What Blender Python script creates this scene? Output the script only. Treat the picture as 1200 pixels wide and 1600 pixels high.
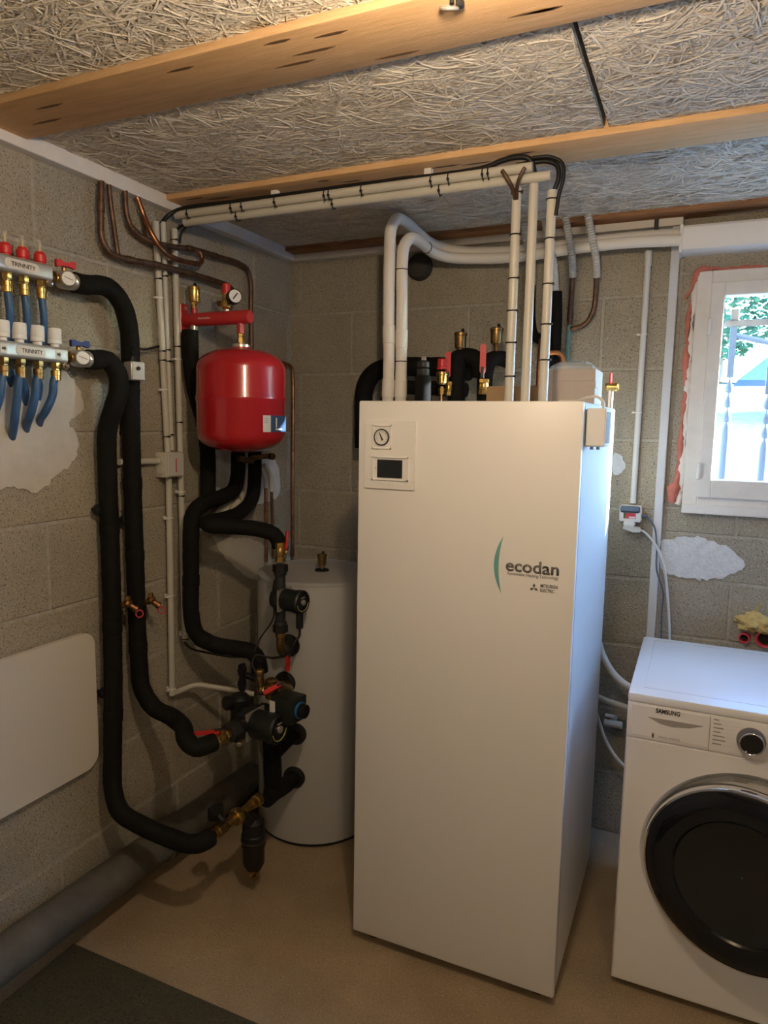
import bpy, bmesh, math, random
import numpy as np
from mathutils import Vector, Matrix
random.seed(7)
for o in list(bpy.data.objects): bpy.data.objects.remove(o)
S = bpy.context.scene
COL = S.collection
V = Vector

# ------------------------------------------------------------------ camera
CAM = V((1.6433, -2.6487, 1.5369)); FPX = 1089.6
YAW, PITCH, ROLL = .4217, .1246, .0168
fw = V((-math.sin(YAW)*math.cos(PITCH), math.cos(YAW)*math.cos(PITCH), -math.sin(PITCH)))
rt = fw.cross(V((0, 0, 1))).normalized(); upv = rt.cross(fw)
c_, s_ = math.cos(ROLL), math.sin(ROLL)
rt, upv = c_*rt + s_*upv, -s_*rt + c_*upv
cam = bpy.data.cameras.new('camera'); cob = bpy.data.objects.new('camera', cam); COL.objects.link(cob)
cob.matrix_world = Matrix(((rt.x, upv.x, -fw.x, CAM.x), (rt.y, upv.y, -fw.y, CAM.y), (rt.z, upv.z, -fw.z, CAM.z), (0, 0, 0, 1)))
cam.sensor_fit = 'VERTICAL'; cam.sensor_height = 36; cam.lens = 36*FPX/1600; cam.clip_start = .02
S.camera = cob

# ------------------------------------------------------------------ sky, sun, exposure
SUN_DIR = V((-1, -.40, -.245)).normalized()        # travel direction of the sunlight
world = bpy.data.worlds.new('world'); S.world = world; world.use_nodes = True
wn = world.node_tree; wn.nodes.clear()
wo = wn.nodes.new('ShaderNodeOutputWorld'); bg = wn.nodes.new('ShaderNodeBackground'); sk = wn.nodes.new('ShaderNodeTexSky')
sk.sky_type = 'NISHITA'; sk.sun_disc = False; sk.sun_elevation = math.radians(16); sk.sun_rotation = math.atan2(-SUN_DIR.x, -SUN_DIR.y)
sk.air_density = 1.0; sk.dust_density = .6; sk.ozone_density = 2.0
bg.inputs[1].default_value = 5.0
tint = wn.nodes.new('ShaderNodeMix'); tint.data_type = 'RGBA'; tint.blend_type = 'MULTIPLY'; tint.inputs[0].default_value = 1   # camera is balanced for the warm bulb
tint.inputs[7].default_value = (.55, .86, 1.25, 1)
wn.links.new(sk.outputs[0], tint.inputs[6]); wn.links.new(tint.outputs[2], bg.inputs[0]); wn.links.new(bg.outputs[0], wo.inputs[0])
sl = bpy.data.lights.new('sun', 'SUN'); sl.energy = 30; sl.angle = .009; sl.color = (.92, .97, 1)
so = bpy.data.objects.new('sun', sl); COL.objects.link(so)
so.rotation_euler = SUN_DIR.to_track_quat('-Z', 'Y').to_euler(); so.location = (6, 3, 4)
LAMP = V((1.36, -1.84, 2.085)); LAMP_STRENGTH = 560
S.view_settings.view_transform = 'Standard'; S.view_settings.look = 'None'
S.view_settings.exposure = 0.0; S.view_settings.gamma = 1

# ------------------------------------------------------------------ measuring: a sight line cut by a plane of known place
def at(u, v, a, c):
    d = rt*((u-600)/FPX) + upv*((800-v)/FPX) + fw
    i = 'xyz'.index(a); return CAM + d*((c-CAM[i])/d[i])
def Lw(u, v, d=.0): return at(u, v, 'x', d)          # d metres off the left wall
def Bw(u, v, d=.0): return at(u, v, 'y', -d)         # d metres off the back wall

# ------------------------------------------------------------------ materials
M = {}
def nd(nt, t, **k):
    n = nt.nodes.new(t)
    for a, b in k.items():
        if a.startswith('i_'):
            key = a[2:]; n.inputs[int(key) if key.isdigit() else key.replace('_', ' ')].default_value = b
        else: setattr(n, a, b)
    return n
def mat(name, col, rough=.5, metal=0, var=.0, vscale=20, bump=0, bscale=150, col2=None, spec=.5, coat=0, trans=0, stretch=None, emit=None):
    m = bpy.data.materials.new(name); m.use_nodes = True; nt = m.node_tree
    b = nt.nodes['Principled BSDF']; M[name] = m
    b.inputs['Base Color'].default_value = (*col, 1); b.inputs['Roughness'].default_value = rough
    b.inputs['Metallic'].default_value = metal; b.inputs['Specular IOR Level'].default_value = spec
    b.inputs['Coat Weight'].default_value = coat
    if emit: b.inputs['Emission Color'].default_value = (*emit[:3], 1); b.inputs['Emission Strength'].default_value = emit[3]
    if var or bump:
        g = nd(nt, 'ShaderNodeNewGeometry'); src = g.outputs['Position']
        if stretch:
            mp = nd(nt, 'ShaderNodeMapping'); mp.inputs['Scale'].default_value = stretch; nt.links.new(src, mp.inputs[0]); src = mp.outputs[0]
    if var:
        n = nd(nt, 'ShaderNodeTexNoise', i_Scale=vscale, i_Detail=6, i_Roughness=.65); nt.links.new(src, n.inputs['Vector'])
        r = nd(nt, 'ShaderNodeMapRange', i_1=.3, i_2=.7); nt.links.new(n.outputs[0], r.inputs[0])
        mx = nd(nt, 'ShaderNodeMix', data_type='RGBA')
        c2 = col2 or tuple(c*(1-var) for c in col)
        mx.inputs[6].default_value = (*col, 1); mx.inputs[7].default_value = (*c2, 1)
        nt.links.new(r.outputs[0], mx.inputs[0]); nt.links.new(mx.outputs[2], b.inputs['Base Color'])
    if bump:
        n2 = nd(nt, 'ShaderNodeTexNoise', i_Scale=bscale, i_Detail=3); nt.links.new(src, n2.inputs['Vector'])
        bp = nd(nt, 'ShaderNodeBump', i_Strength=bump, i_Distance=.003); nt.links.new(n2.outputs[0], bp.inputs['Height']); nt.links.new(bp.outputs[0], b.inputs['Normal'])
    return m
def block_mat(name, ca, cb, cc, relief=.9, pore=1.0):
    """cast concrete: patchy tone, dark pores, light grains, grainy relief"""
    m = bpy.data.materials.new(name); m.use_nodes = True; nt = m.node_tree; b = nt.nodes['Principled BSDF']; M[name] = m
    g = nd(nt, 'ShaderNodeNewGeometry'); P = g.outputs['Position']; oi = nd(nt, 'ShaderNodeObjectInfo')
    def noise(sc, det=4, rg=.6):
        n = nd(nt, 'ShaderNodeTexNoise', i_Scale=sc, i_Detail=det, i_Roughness=rg); nt.links.new(P, n.inputs['Vector']); return n.outputs[0]
    def ramp(x, lo, hi):
        r = nd(nt, 'ShaderNodeMapRange', i_1=lo, i_2=hi); nt.links.new(x, r.inputs[0]); return r.outputs[0]
    def mix(f, a, c):
        x = nd(nt, 'ShaderNodeMix', data_type='RGBA'); nt.links.new(f, x.inputs[0])
        for i, q in ((6, a), (7, c)):
            if isinstance(q, tuple): x.inputs[i].default_value = (*q, 1)
            else: nt.links.new(q, x.inputs[i])
        return x.outputs[2]
    base = mix(ramp(noise(3.2), .35, .65), ca, cb)
    base = mix(ramp(oi.outputs['Random'], -.6, 2.2), base, cc)
    grains = noise(230, 2, .5)
    base = mix(ramp(grains, .60, .72), base, tuple(min(1, c*(1+.55*pore)) for c in ca))
    base = mix(ramp(noise(185, 2, .5), .43, .33), base, tuple(c*(1-.7*pore) for c in ca))
    base = mix(ramp(noise(55, 3, .7), .36, .26), base, tuple(c*(1-.6*pore) for c in ca))
    nt.links.new(base, b.inputs['Base Color']); b.inputs['Roughness'].default_value = .95; b.inputs['Specular IOR Level'].default_value = .15
    bp = nd(nt, 'ShaderNodeBump', i_Strength=relief, i_Distance=.004)
    ad = nd(nt, 'ShaderNodeMath', operation='ADD'); nt.links.new(grains, ad.inputs[0]); nt.links.new(noise(75, 4), ad.inputs[1])
    nt.links.new(ad.outputs[0], bp.inputs['Height']); nt.links.new(bp.outputs[0], b.inputs['Normal'])
    return m
block_mat('block', (.44, .395, .305), (.33, .29, .215), (.36, .335, .275), .9, .85)
block_mat('concrete_floor', (.43, .325, .20), (.225, .165, .10), (.33, .25, .16), .3, .6)
block_mat('floor_mat', (.085, .078, .05), (.05, .046, .03), (.07, .062, .042), 1, .75)
mat('mortar', (.47, .44, .37), .95, var=.3, vscale=60, bump=.6, bscale=260, spec=.1)
mat('plaster', (.62, .58, .50), .9, var=.15, vscale=14, bump=.4, bscale=90, spec=.2)
mat('white_plaster', (.72, .74, .76), .9, var=.2, vscale=40, bump=1, bscale=120, spec=.2)
mat('panel_base', (.52, .46, .36), 1, var=.5, vscale=60, spec=.05)
mat('timber', (.86, .56, .30), .75, var=.6, vscale=7, col2=(.68, .42, .20), bump=.2, bscale=40, spec=.2, stretch=(1.2, 14, 14))
mat('timber_dark', (.42, .22, .11), .8, var=.5, vscale=9, spec=.2, stretch=(1.2, 14, 14))
mat('knot', (.13, .07, .03), .8)
mat('white_paint_wood', (.78, .76, .72), .6, var=.1, vscale=18, spec=.3)
mat('appliance_white', (.80, .79, .77), .38, spec=.45, bump=.03, bscale=350)
mat('appliance_side', (.80, .81, .82), .3, spec=.5)
mat('white_plastic', (.80, .79, .76), .45)
mat('grey_plastic', (.55, .55, .52), .5)
mat('conduit', (.56, .54, .47), .35, spec=.4)
mat('pale_conduit', (.66, .66, .64), .45)
mat('foam_black', (.009, .0088, .008), .8, spec=.18, var=.4, vscale=60, bump=.25, bscale=90)
mat('black_plastic', (.010, .010, .011), .45, spec=.35)
mat('rubber', (.014, .014, .014), .7, spec=.25)
mat('pump_green', (.012, .016, .016), .42, spec=.4)
mat('iron', (.03, .03, .032), .5, metal=.3)
mat('copper', (.55, .25, .12), .34, metal=1, var=.6, vscale=35, col2=(.20, .11, .07))
mat('copper_old', (.24, .14, .09), .5, metal=.85, var=.6, vscale=45, col2=(.10, .065, .045))
mat('copper_bright', (.85, .42, .20), .25, metal=1)
mat('verdigris', (.22, .42, .40), .8, var=.5, vscale=120, col2=(.12, .22, .22))
mat('brass', (.72, .48, .16), .3, metal=1, var=.25, vscale=60)
mat('brass_old', (.42, .27, .11), .38, metal=1, var=.5, vscale=60)
mat('steel', (.60, .58, .54), .32, metal=.7)
mat('steel_brushed', (.50, .48, .45), .4, metal=.55, var=.12, vscale=30)
mat('chrome', (.85, .86, .88), .08, metal=1)
mat('red_paint', (.42, .012, .018), .22, spec=.5, coat=.5)
mat('red_metal', (.46, .03, .035), .32)
mat('red_plastic', (.62, .03, .03), .38)
mat('red_rubber', (.60, .05, .07), .45)
mat('blue_plastic', (.02, .04, .20), .4)
mat('blue_pipe', (.035, .10, .23), .4, spec=.45)
mat('blue_knob', (.03, .17, .42), .4)
mat('tank_grey', (.42, .42, .41), .55, spec=.35)
mat('tank_lid', (.40, .41, .42), .6)
mat('pvc_grey', (.125, .118, .10), .75, var=.6, vscale=10, col2=(.065, .06, .048), bump=.4)
mat('ivory', (.66, .62, .54), .5)
mat('insulation_white', (.82, .79, .72), .55, bump=.2, bscale=120)
mat('card', (.42, .27, .14), .85, var=.12, vscale=30)
mat('card_light', (.56, .47, .40), .85, var=.08, vscale=30)
mat('tape', (.66, .58, .50), .35)
mat('black_ink', (.03, .03, .035), .5)
mat('grey_ink', (.16, .16, .17), .5)
mat('mid_ink', (.33, .31, .29), .6)
mat('teal_ink', (.16, .40, .38), .5)
mat('navy_ink', (.03, .07, .16), .5)
mat('label_white', (.75, .74, .71), .5)
mat('yellow_green', (.42, .40, .10), .5)
mat('foam_red', (.62, .20, .15), .9, bump=.7, bscale=80, var=.3, vscale=40)
mat('foam_white', (.76, .72, .66), .9, bump=.8, bscale=110)
mat('foam_yellow', (.70, .52, .20), .9, bump=.9, bscale=100, var=.35, vscale=60)
mat('screen', (.012, .013, .016), .25)
mat('bulb', (1, .85, .6), .5, emit=(1, .77, .53, LAMP_STRENGTH))
mat('door_glass', (.006, .007, .009), .07, spec=.4)
mat('dial_grey', (.16, .16, .17), .35, metal=.5)
mat('sleeve_grey', (.05, .047, .042), .85, spec=.2)
mat('drum', (.45, .42, .36), .35, metal=.8)
mat('rubber_grey', (.09, .086, .08), .6)
mat('gravel', (.60, .58, .54), .95, var=.55, vscale=9, bump=.8, bscale=14)
mat('lawn', (.10, .20, .06), .95, var=.6, vscale=3, bump=.8, bscale=30)
mat('leaf', (.06, .16, .06), .8, var=.6, vscale=5)
mat('bark', (.18, .13, .09), .9)
mat('weathered_wood', (.34, .27, .22), .85, var=.4, vscale=20)
mat('iron_bar', (.16, .19, .24), .6)
mat('slate', (.13, .17, .25), .8, var=.4, vscale=4)
mat('render_wall', (.70, .68, .64), .9, var=.1, vscale=6)
mat('shutter_grey', (.60, .62, .64), .6)
# thin window glass: clear sheet plus its mirror share
gm = bpy.data.materials.new('window_glass'); gm.use_nodes = True; nt = gm.node_tree; nt.nodes.clear(); M['window_glass'] = gm
_o = nd(nt, 'ShaderNodeOutputMaterial'); _t = nd(nt, 'ShaderNodeBsdfTransparent'); _g = nd(nt, 'ShaderNodeBsdfGlossy', i_Roughness=.02); _m = nd(nt, 'ShaderNodeMixShader', i_0=.06)
_t.inputs[0].default_value = (.96, .98, .98, 1)
nt.links.new(_t.outputs[0], _m.inputs[1]); nt.links.new(_g.outputs[0], _m.inputs[2]); nt.links.new(_m.outputs[0], _o.inputs[0])
def clear_mat(name, tint, mixf, rough):
    m = bpy.data.materials.new(name); m.use_nodes = True; nt = m.node_tree; nt.nodes.clear(); M[name] = m
    o = nd(nt, 'ShaderNodeOutputMaterial'); t = nd(nt, 'ShaderNodeBsdfTransparent'); p = nd(nt, 'ShaderNodeBsdfPrincipled'); x = nd(nt, 'ShaderNodeMixShader', i_0=mixf)
    t.inputs[0].default_value = (*tint, 1); p.inputs['Base Color'].default_value = (*tint, 1); p.inputs['Roughness'].default_value = rough
    nt.links.new(t.outputs[0], x.inputs[1]); nt.links.new(p.outputs[0], x.inputs[2]); nt.links.new(x.outputs[0], o.inputs[0])
clear_mat('clear_plastic', (.85, .86, .86), .35, .12)
clear_mat('sight_glass', (.9, .9, .86), .25, .05)
clear_mat('door_bowl', (.035, .035, .033), .6, .06)
# wood-wool strand colour comes from each strand's own tone
wm = bpy.data.materials.new('wood_wool'); wm.use_nodes = True; nt = wm.node_tree; M['wood_wool'] = wm
_a = nd(nt, 'ShaderNodeAttribute', attribute_name='tone'); nt.links.new(_a.outputs['Color'], nt.nodes['Principled BSDF'].inputs['Base Color'])
nt.nodes['Principled BSDF'].inputs['Roughness'].default_value = .9; nt.nodes['Principled BSDF'].inputs['Specular IOR Level'].default_value = .15

# ------------------------------------------------------------------ mesh building
def basis(ax, ref=None):
    ax = V(ax).normalized(); r = V(ref) if ref else (V((0, 0, 1)) if abs(ax.z) < .9 else V((1, 0, 0)))
    x = r.cross(ax)
    if x.length < 1e-6: x = V((0, 1, 0)).cross(ax)
    x.normalize(); return x, ax.cross(x), ax
class MB:
    def __init__(s): s.v = []; s.f = []
    def add(s, v, f):
        n = len(s.v); s.v += [tuple(p) for p in v]; s.f += [tuple(i+n for i in q) for q in f]; return s
    def box(s, lo, hi, ch=0):
        lo, hi = V(lo), V(hi)
        if ch <= 0:
            v = [(x, y, z) for x in (lo.x, hi.x) for y in (lo.y, hi.y) for z in (lo.z, hi.z)]
            return s.add(v, [(0, 1, 3, 2), (4, 6, 7, 5), (0, 4, 5, 1), (2, 3, 7, 6), (0, 2, 6, 4), (1, 5, 7, 3)])
        bm = bmesh.new(); bmesh.ops.create_cube(bm, size=1)
        for p in bm.verts: p.co = V(((lo[i]+hi[i])/2 + p.co[i]*(hi[i]-lo[i]) for i in range(3)))
        ch = min(ch, min((hi-lo))*.45)
        bmesh.ops.bevel(bm, geom=list(bm.edges), offset=ch, segments=2 if ch > .003 else 1, affect='EDGES', profile=.5)
        return s.bm(bm)
    def bm(s, bm, mtx=None):
        bm.verts.index_update(); v = [(mtx @ p.co) if mtx else p.co.copy() for p in bm.verts]
        s.add(v, [[q.index for q in f.verts] for f in bm.faces]); bm.free(); return s
    def obox(s, c, sx, sy, sz, x, y, z, ch=.0):
        t = MB().box((-sx/2, -sy/2, -sz/2), (sx/2, sy/2, sz/2), ch)
        m = Matrix((V(x), V(y), V(z))).transposed()
        return s.add([V(c) + m @ V(p) for p in t.v], t.f)
    def lathe(s, prof, o, ax=(0, 0, 1), seg=24, ref=None, caps=True):
        x, y, a = basis(ax, ref); o = V(o); n = len(prof); v = []
        for r, h in prof:
            for k in range(seg):
                t = 2*math.pi*k/seg; v.append(o + a*h + (x*math.cos(t) + y*math.sin(t))*max(r, 1e-5))
        f = [(i*seg+k, i*seg+(k+1) % seg, (i+1)*seg+(k+1) % seg, (i+1)*seg+k) for i in range(n-1) for k in range(seg)]
        if caps: f += [tuple(range(seg))[::-1], tuple((n-1)*seg+k for k in range(seg))]
        return s.add(v, f)
    def cyl(s, a, b, r, seg=16, ch=0):
        a, b = V(a), V(b); L = (b-a).length
        pr = [(r, 0), (r, L)] if not ch else [(r-ch, 0), (r, ch), (r, L-ch), (r-ch, L)]
        return s.lathe(pr, a, b-a, seg)
    def hexa(s, a, b, r): return s.lathe([(r*.92, 0), (r, .0015), (r, (V(b)-V(a)).length-.0015), (r*.92, (V(b)-V(a)).length)], a, V(b)-V(a), 6)
    def tube(s, pts, r, seg=12, wob=0, ribs=0):
        pts = [V(p) for p in pts]; n = len(pts); T = []
        for i in range(n):
            t = (pts[min(i+1, n-1)]-pts[max(i-1, 0)]).normalized(); T.append(t)
        x = basis(T[0])[0]; v = []
        ph = random.random()*9
        for i in range(n):
            x = (x - T[i]*x.dot(T[i])).normalized(); y = T[i].cross(x)
            rr = r if not callable(r) else r(i/(n-1))
            if wob: rr *= 1 + wob*(math.sin(i*.9+ph)*.5 + math.sin(i*2.3+ph*2)*.5)
            if ribs: rr *= 1 + ribs*(1 if i % 2 else -1)
            for k in range(seg):
                t = 2*math.pi*k/seg; v.append(pts[i] + (x*math.cos(t)+y*math.sin(t))*rr)
        f = [(i*seg+k, i*seg+(k+1) % seg, (i+1)*seg+(k+1) % seg, (i+1)*seg+k) for i in range(n-1) for k in range(seg)]
        f += [tuple(range(seg))[::-1], tuple((n-1)*seg+k for k in range(seg))]
        return s.add(v, f)
    def prism(s, poly, o, x, y, d, ch=0):
        """outline poly (2d, counter-clockwise in x,y) pushed out along x cross y by d"""
        o, x, y = V(o), V(x), V(y); z = x.cross(y).normalized(); n = len(poly)
        v = [o + x*p[0]+y*p[1] for p in poly] + [o + x*p[0]+y*p[1]+z*d for p in poly]
        return s.add(v, [tuple(range(n))[::-1], tuple(range(n, 2*n))] + [(i, (i+1) % n, n+(i+1) % n, n+i) for i in range(n)])
    def torus(s, c, ax, R, r, seg=32, ss=8, a0=0, a1=2*math.pi):
        x, y, a = basis(ax); full = abs(a1-a0-2*math.pi) < 1e-6; n = seg if full else seg+1; v = []; c = V(c)
        for i in range(n):
            t = a0+(a1-a0)*i/seg; e = x*math.cos(t)+y*math.sin(t)
            for k in range(ss):
                q = 2*math.pi*k/ss; v.append(c + e*(R+r*math.cos(q)) + a*r*math.sin(q))
        f = [(i*ss+k, ((i+1) % n)*ss+k, ((i+1) % n)*ss+(k+1) % ss, i*ss+(k+1) % ss) for i in range(seg) for k in range(ss)]
        if not full: f += [tuple(range(ss)), tuple((n-1)*ss+k for k in range(ss))[::-1]]
        return s.add(v, f)
    def mesh(s, name, m, smooth=35):
        me = bpy.data.meshes.new(name); me.from_pydata(s.v, [], s.f)
        bm = bmesh.new(); bm.from_mesh(me); bmesh.ops.recalc_face_normals(bm, faces=bm.faces); bm.to_mesh(me); bm.free()
        me.materials.append(M[m])
        if smooth:
            me.polygons.foreach_set('use_smooth', [True]*len(me.polygons)); me.set_sharp_from_angle(angle=math.radians(smooth))
        return me
    def build(s, name, m, parent=None, smooth=35, label=None):
        return link(name, s.mesh(name, m, smooth), parent, label)
def link(name, data, parent=None, label=None):
    o = bpy.data.objects.new(name, data); COL.objects.link(o)
    if parent: o.parent = parent; o.matrix_parent_inverse = parent.matrix_world.inverted()
    if label: o['label'] = label
    return o
def tag(o, label, cat, group=None, kind=None):
    if label: o['label'] = label
    if cat: o['category'] = cat
    if group: o['group'] = group
    if kind: o['kind'] = kind
    return o
def thing(name, label, cat, loc=(0, 0, 0), group=None):
    o = bpy.data.objects.new(name, None); COL.objects.link(o); o.location = loc; o.empty_display_size = .05
    o.matrix_world = Matrix.Translation(V(loc)); return tag(o, label, cat, group)
def struct(o): o['kind'] = 'structure'; return o
def rrect(w, h, r, n=6):
    p = []
    for cx, cy, a in ((w/2-r, h/2-r, 0), (-w/2+r, h/2-r, 90), (-w/2+r, -h/2+r, 180), (w/2-r, -h/2+r, 270)):
        for k in range(n+1):
            t = math.radians(a+90*k/n); p.append((cx+r*math.cos(t), cy+r*math.sin(t)))
    return p
def smooth_path(P, step=.012, closed=False):
    """Catmull-Rom through the points, evenly sampled"""
    P = [V(p) for p in P]; Q = [P[0]*2-P[1]] + P + [P[-1]*2-P[-2]]; out = []
    for i in range(1, len(Q)-2):
        a, b, c, d = Q[i-1:i+3]; L = (c-b).length; n = max(2, int(L/step))
        ta = math.sqrt(max((b-a).length, 1e-4)); tb = math.sqrt(max(L, 1e-4)); tc = math.sqrt(max((d-c).length, 1e-4))
        m1 = ((b-a)/ta - (c-a)/(ta+tb) + (c-b)/tb)*tb; m2 = ((c-b)/tb - (d-b)/(tb+tc) + (d-c)/tc)*tb
        for k in range(n):
            t = k/n; t2, t3 = t*t, t*t*t
            out.append(b*(2*t3-3*t2+1) + m1*(t3-2*t2+t) + c*(-2*t3+3*t2) + m2*(t3-t2))
    out.append(P[-1]); return out
def fillet(P, r, n=6):
    P = [V(p) for p in P]; out = [P[0]]
    for i in range(1, len(P)-1):
        a, b = (P[i-1]-P[i]), (P[i+1]-P[i]); q = min(r, a.length*.48, b.length*.48)
        s, e = P[i]+a.normalized()*q, P[i]+b.normalized()*q
        for k in range(n+1):
            t = k/n; out.append(s*(1-t)**2 + P[i]*2*t*(1-t) + e*t*t)
    out.append(P[-1]); return out
def path(*pts):
    """(u, v, plane, value) sight points or ready vectors"""
    return [p if isinstance(p, Vector) else at(*p) for p in pts]
def text(s, size, o, x, y, m, parent, name, w=None, th=.0006, align='LEFT', bold=0):
    cu = bpy.data.curves.new(name, 'FONT'); cu.body = s; cu.size = 1; cu.extrude = 0; cu.align_x = align; cu.resolution_u = 3; cu.offset = bold
    ob = bpy.data.objects.new(name, cu); COL.objects.link(ob)
    me = bpy.data.meshes.new_from_object(ob); bpy.data.objects.remove(ob); bpy.data.curves.remove(cu)
    co = [p.co.copy() for p in me.vertices]; x0 = min(c.x for c in co); x1 = max(c.x for c in co)
    kx = (w/(x1-x0)) if w else size
    x, y, o = V(x), V(y), V(o); z = x.cross(y).normalized()
    bm = bmesh.new(); bm.from_mesh(me)
    for p in bm.verts:
        c = p.co; p.co = o + x*((c.x-(x0 if w else 0))*kx) + y*(c.y*size) + z*.0004
    r = bmesh.ops.extrude_face_region(bm, geom=list(bm.faces))
    for g in r['geom']:
        if isinstance(g, bmesh.types.BMVert): g.co += z*th
    bmesh.ops.recalc_face_normals(bm, faces=bm.faces); bm.to_mesh(me); bm.free(); me.materials.clear(); me.materials.append(M[m])
    return link(name, me, parent)
X, Y, Z = V((1, 0, 0)), V((0, 1, 0)), V((0, 0, 1))

# ================================================================== THE ROOM
CEIL = 2.262; RX = 3.3; FY = -4.4
WX0, WX1, WZ0, WZ1 = 1.6, 2.79, 1.262, 2.062      # window opening in the back wall
fl = struct(MB().box((-.3, FY-.2, -.2), (RX+.2, .25, 0)).build('floor', 'concrete_floor'))
cl = struct(MB().box((-.3, FY-.2, CEIL+.03), (RX+.2, .25, CEIL+.2)).build('ceiling', 'timber_dark'))
wl = struct(MB().box((-.3, FY-.2, 0), (-.004, .25, CEIL+.03)).build('wall_left', 'mortar'))
b = MB()
for lo, hi in (((-.004, 0), (WX0, CEIL+.03)), ((WX1, 0), (RX+.2, CEIL+.03)), ((WX0, 0), (WX1, WZ0)), ((WX0, WZ1), (WX1, CEIL+.03))):
    b.box((lo[0], .004, lo[1]), (hi[0], .2, hi[1]))
wb = struct(b.build('wall_back', 'mortar'))
RY0, RY1, RZ0, RZ1 = -.62, -.06, .95, 2.08      # added window for fill daylight, in the right wall beyond the picture
b = MB()
for y0, y1, z0, z1 in ((FY-.2, RY0, 0, CEIL+.03), (RY1, .004, 0, CEIL+.03), (RY0, RY1, 0, RZ0), (RY0, RY1, RZ1, CEIL+.03)): b.box((RX, y0, z0), (RX+.2, y1, z1))
struct(b.build('wall_right', 'block'))
struct(MB().box((-.004, FY-.2, 0), (RX, FY, CEIL+.03)).build('wall_front', 'block'))

_bc = {}
def block(wall, a0, a1, z0, z1, side):
    """one hollow block: shared mesh for equal sizes, slightly proud of the mortar"""
    w, h = round(a1-a0, 3), round(z1-z0, 3)
    if w < .03 or h < .03: return
    k = (w, h, side)
    if k not in _bc:
        c = .003; d = .05; n = MB()
        pr = [(0, 0, 1), (w, 0, 1), (w, h, 1), (0, h, 1), (c, c, 0), (w-c, c, 0), (w-c, h-c, 0), (c, h-c, 0)]
        f = [(4, 5, 6, 7), (0, 1, 5, 4), (1, 2, 6, 5), (2, 3, 7, 6), (3, 0, 4, 7)]
        co = []
        for a, z, dd in pr: co.append((-(c if dd else 0), a, z) if side == 'L' else (a, (c if dd else 0), z))
        base = len(co)
        for a, z in ((0, 0), (w, 0), (w, h), (0, h)): co.append((-d, a, z) if side == 'L' else (a, d, z))
        f += [(0, 1, base+1, base), (1, 2, base+2, base+1), (2, 3, base+3, base+2), (3, 0, base, base+3), (base, base+1, base+2, base+3)]
        n.add(co, f); _bc[k] = n.mesh('block', 'block', 0)
    o = link('block', _bc[k], wall)
    p = random.uniform(-.0012, .0012)
    o.location = (p, a0, z0) if side == 'L' else (a0, p, z0)
G = .005                                             # half joint
ZC = 1.2465
rows = [(max(0, ZC+.25*k), min(CEIL+.02, ZC+.25*(k+1))) for k in range(-5, 5)]
for i, (z0, z1) in enumerate(rows):
    if z1-z0 < .02: continue
    # left wall, running bond
    off = -1.276 if i % 2 == 0 else -1.026
    y = off - 1.0
    while y < .0:
        a0, a1 = y+G, min(y+.5-G, 0)
        if a1 > a0: block(wl, a0, a1, z0+G, z1-G, 'L')
        y += .5
    # back wall as far as the trunking
    off = .298 if i % 2 == 1 else .048
    xs = [off + .5*k for k in range(-1, 8)]
    for x in xs:
        a0, a1 = max(x+G, .001), min(x+.5-G, 1.545)
        if a1 > a0: block(wb, a0, a1, z0+G, z1-G, 'B')
# right of the trunking the courses were cut to suit the window
low = [(0, .205), (.205, .405), (.405, .605), (.605, .805), (.805, 1.012), (1.012, 1.175), (1.175, 1.262)]
for i, (z0, z1) in enumerate(low):
    off = (1.276 if i % 2 == 0 else 1.526)
    for k in range(0, 5):
        a0, a1 = max(off+.5*k+G, 1.553), min(off+.5*k+.5-G, RX)
        if a1 > a0: block(wb, a0, a1, z0+G*.7, z1-G*.7, 'B')
for z0, z1 in ((1.262, 1.4965), (1.4965, 1.7465), (1.7465, 2.062)):
    block(wb, 1.553, WX0, z0+G, z1-G, 'B'); block(wb, WX1, WX1+.4, z0+G, z1-G, 'B')
block(wb, 1.553, 2.1, 2.066, CEIL, 'B'); block(wb, 2.11, RX, 2.066, CEIL, 'B')

def patch(wall, name, outline, plane, m, d=.004, jag=.005, n=150):
    """thin skim of plaster with a ragged edge, outline in metres on the wall"""
    P = smooth_path([V((p[0], p[1], 0)) for p in outline + [outline[0]]], step=.012)
    rnd = random.Random(len(outline))
    P = [(p.x+rnd.uniform(-jag, jag), p.y+rnd.uniform(-jag, jag)) for p in P[:-1]]
    if plane == 'L': return MB().prism(P, (-.002, 0, 0), Y, Z, d+.002).build(name, m, wall)
    return MB().prism(P, (0, .002, 0), X, Z, d+.002).build(name, m, wall)
def on_left(l): return [(Lw(u, v).y, Lw(u, v).z) for u, v in l]
def on_back(l): return [(Bw(u, v).x, Bw(u, v).z) for u, v in l]
patch(wl, 'plaster_patch', on_left([(-60, 585), (20, 575), (95, 580), (118, 600), (130, 640), (108, 660), (122, 690), (112, 722), (88, 742), (60, 768), (20, 762), (-60, 765)]), 'L', 'plaster')
patch(wl, 'plaster_patch', on_left([(333, 700), (395, 715), (430, 722), (436, 770), (395, 790), (352, 792), (336, 770)]), 'L', 'white_plaster', jag=.004)
patch(wl, 'plaster_patch', on_left([(330, 838), (410, 850), (424, 880), (400, 905), (352, 872)]), 'L', 'plaster', d=.002, jag=.004)
patch(wb, 'plaster_patch', on_back([(1032, 846), (1070, 838), (1115, 846), (1148, 862), (1164, 884), (1135, 900), (1098, 906), (1060, 900), (1036, 893)]), 'B', 'white_plaster', d=.005, jag=.0055)
patch(wb, 'plaster_patch', on_back([(960, 708), (972, 714), (976, 730), (966, 742), (957, 738)]), 'B', 'white_plaster', d=.003, jag=.003)

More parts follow.
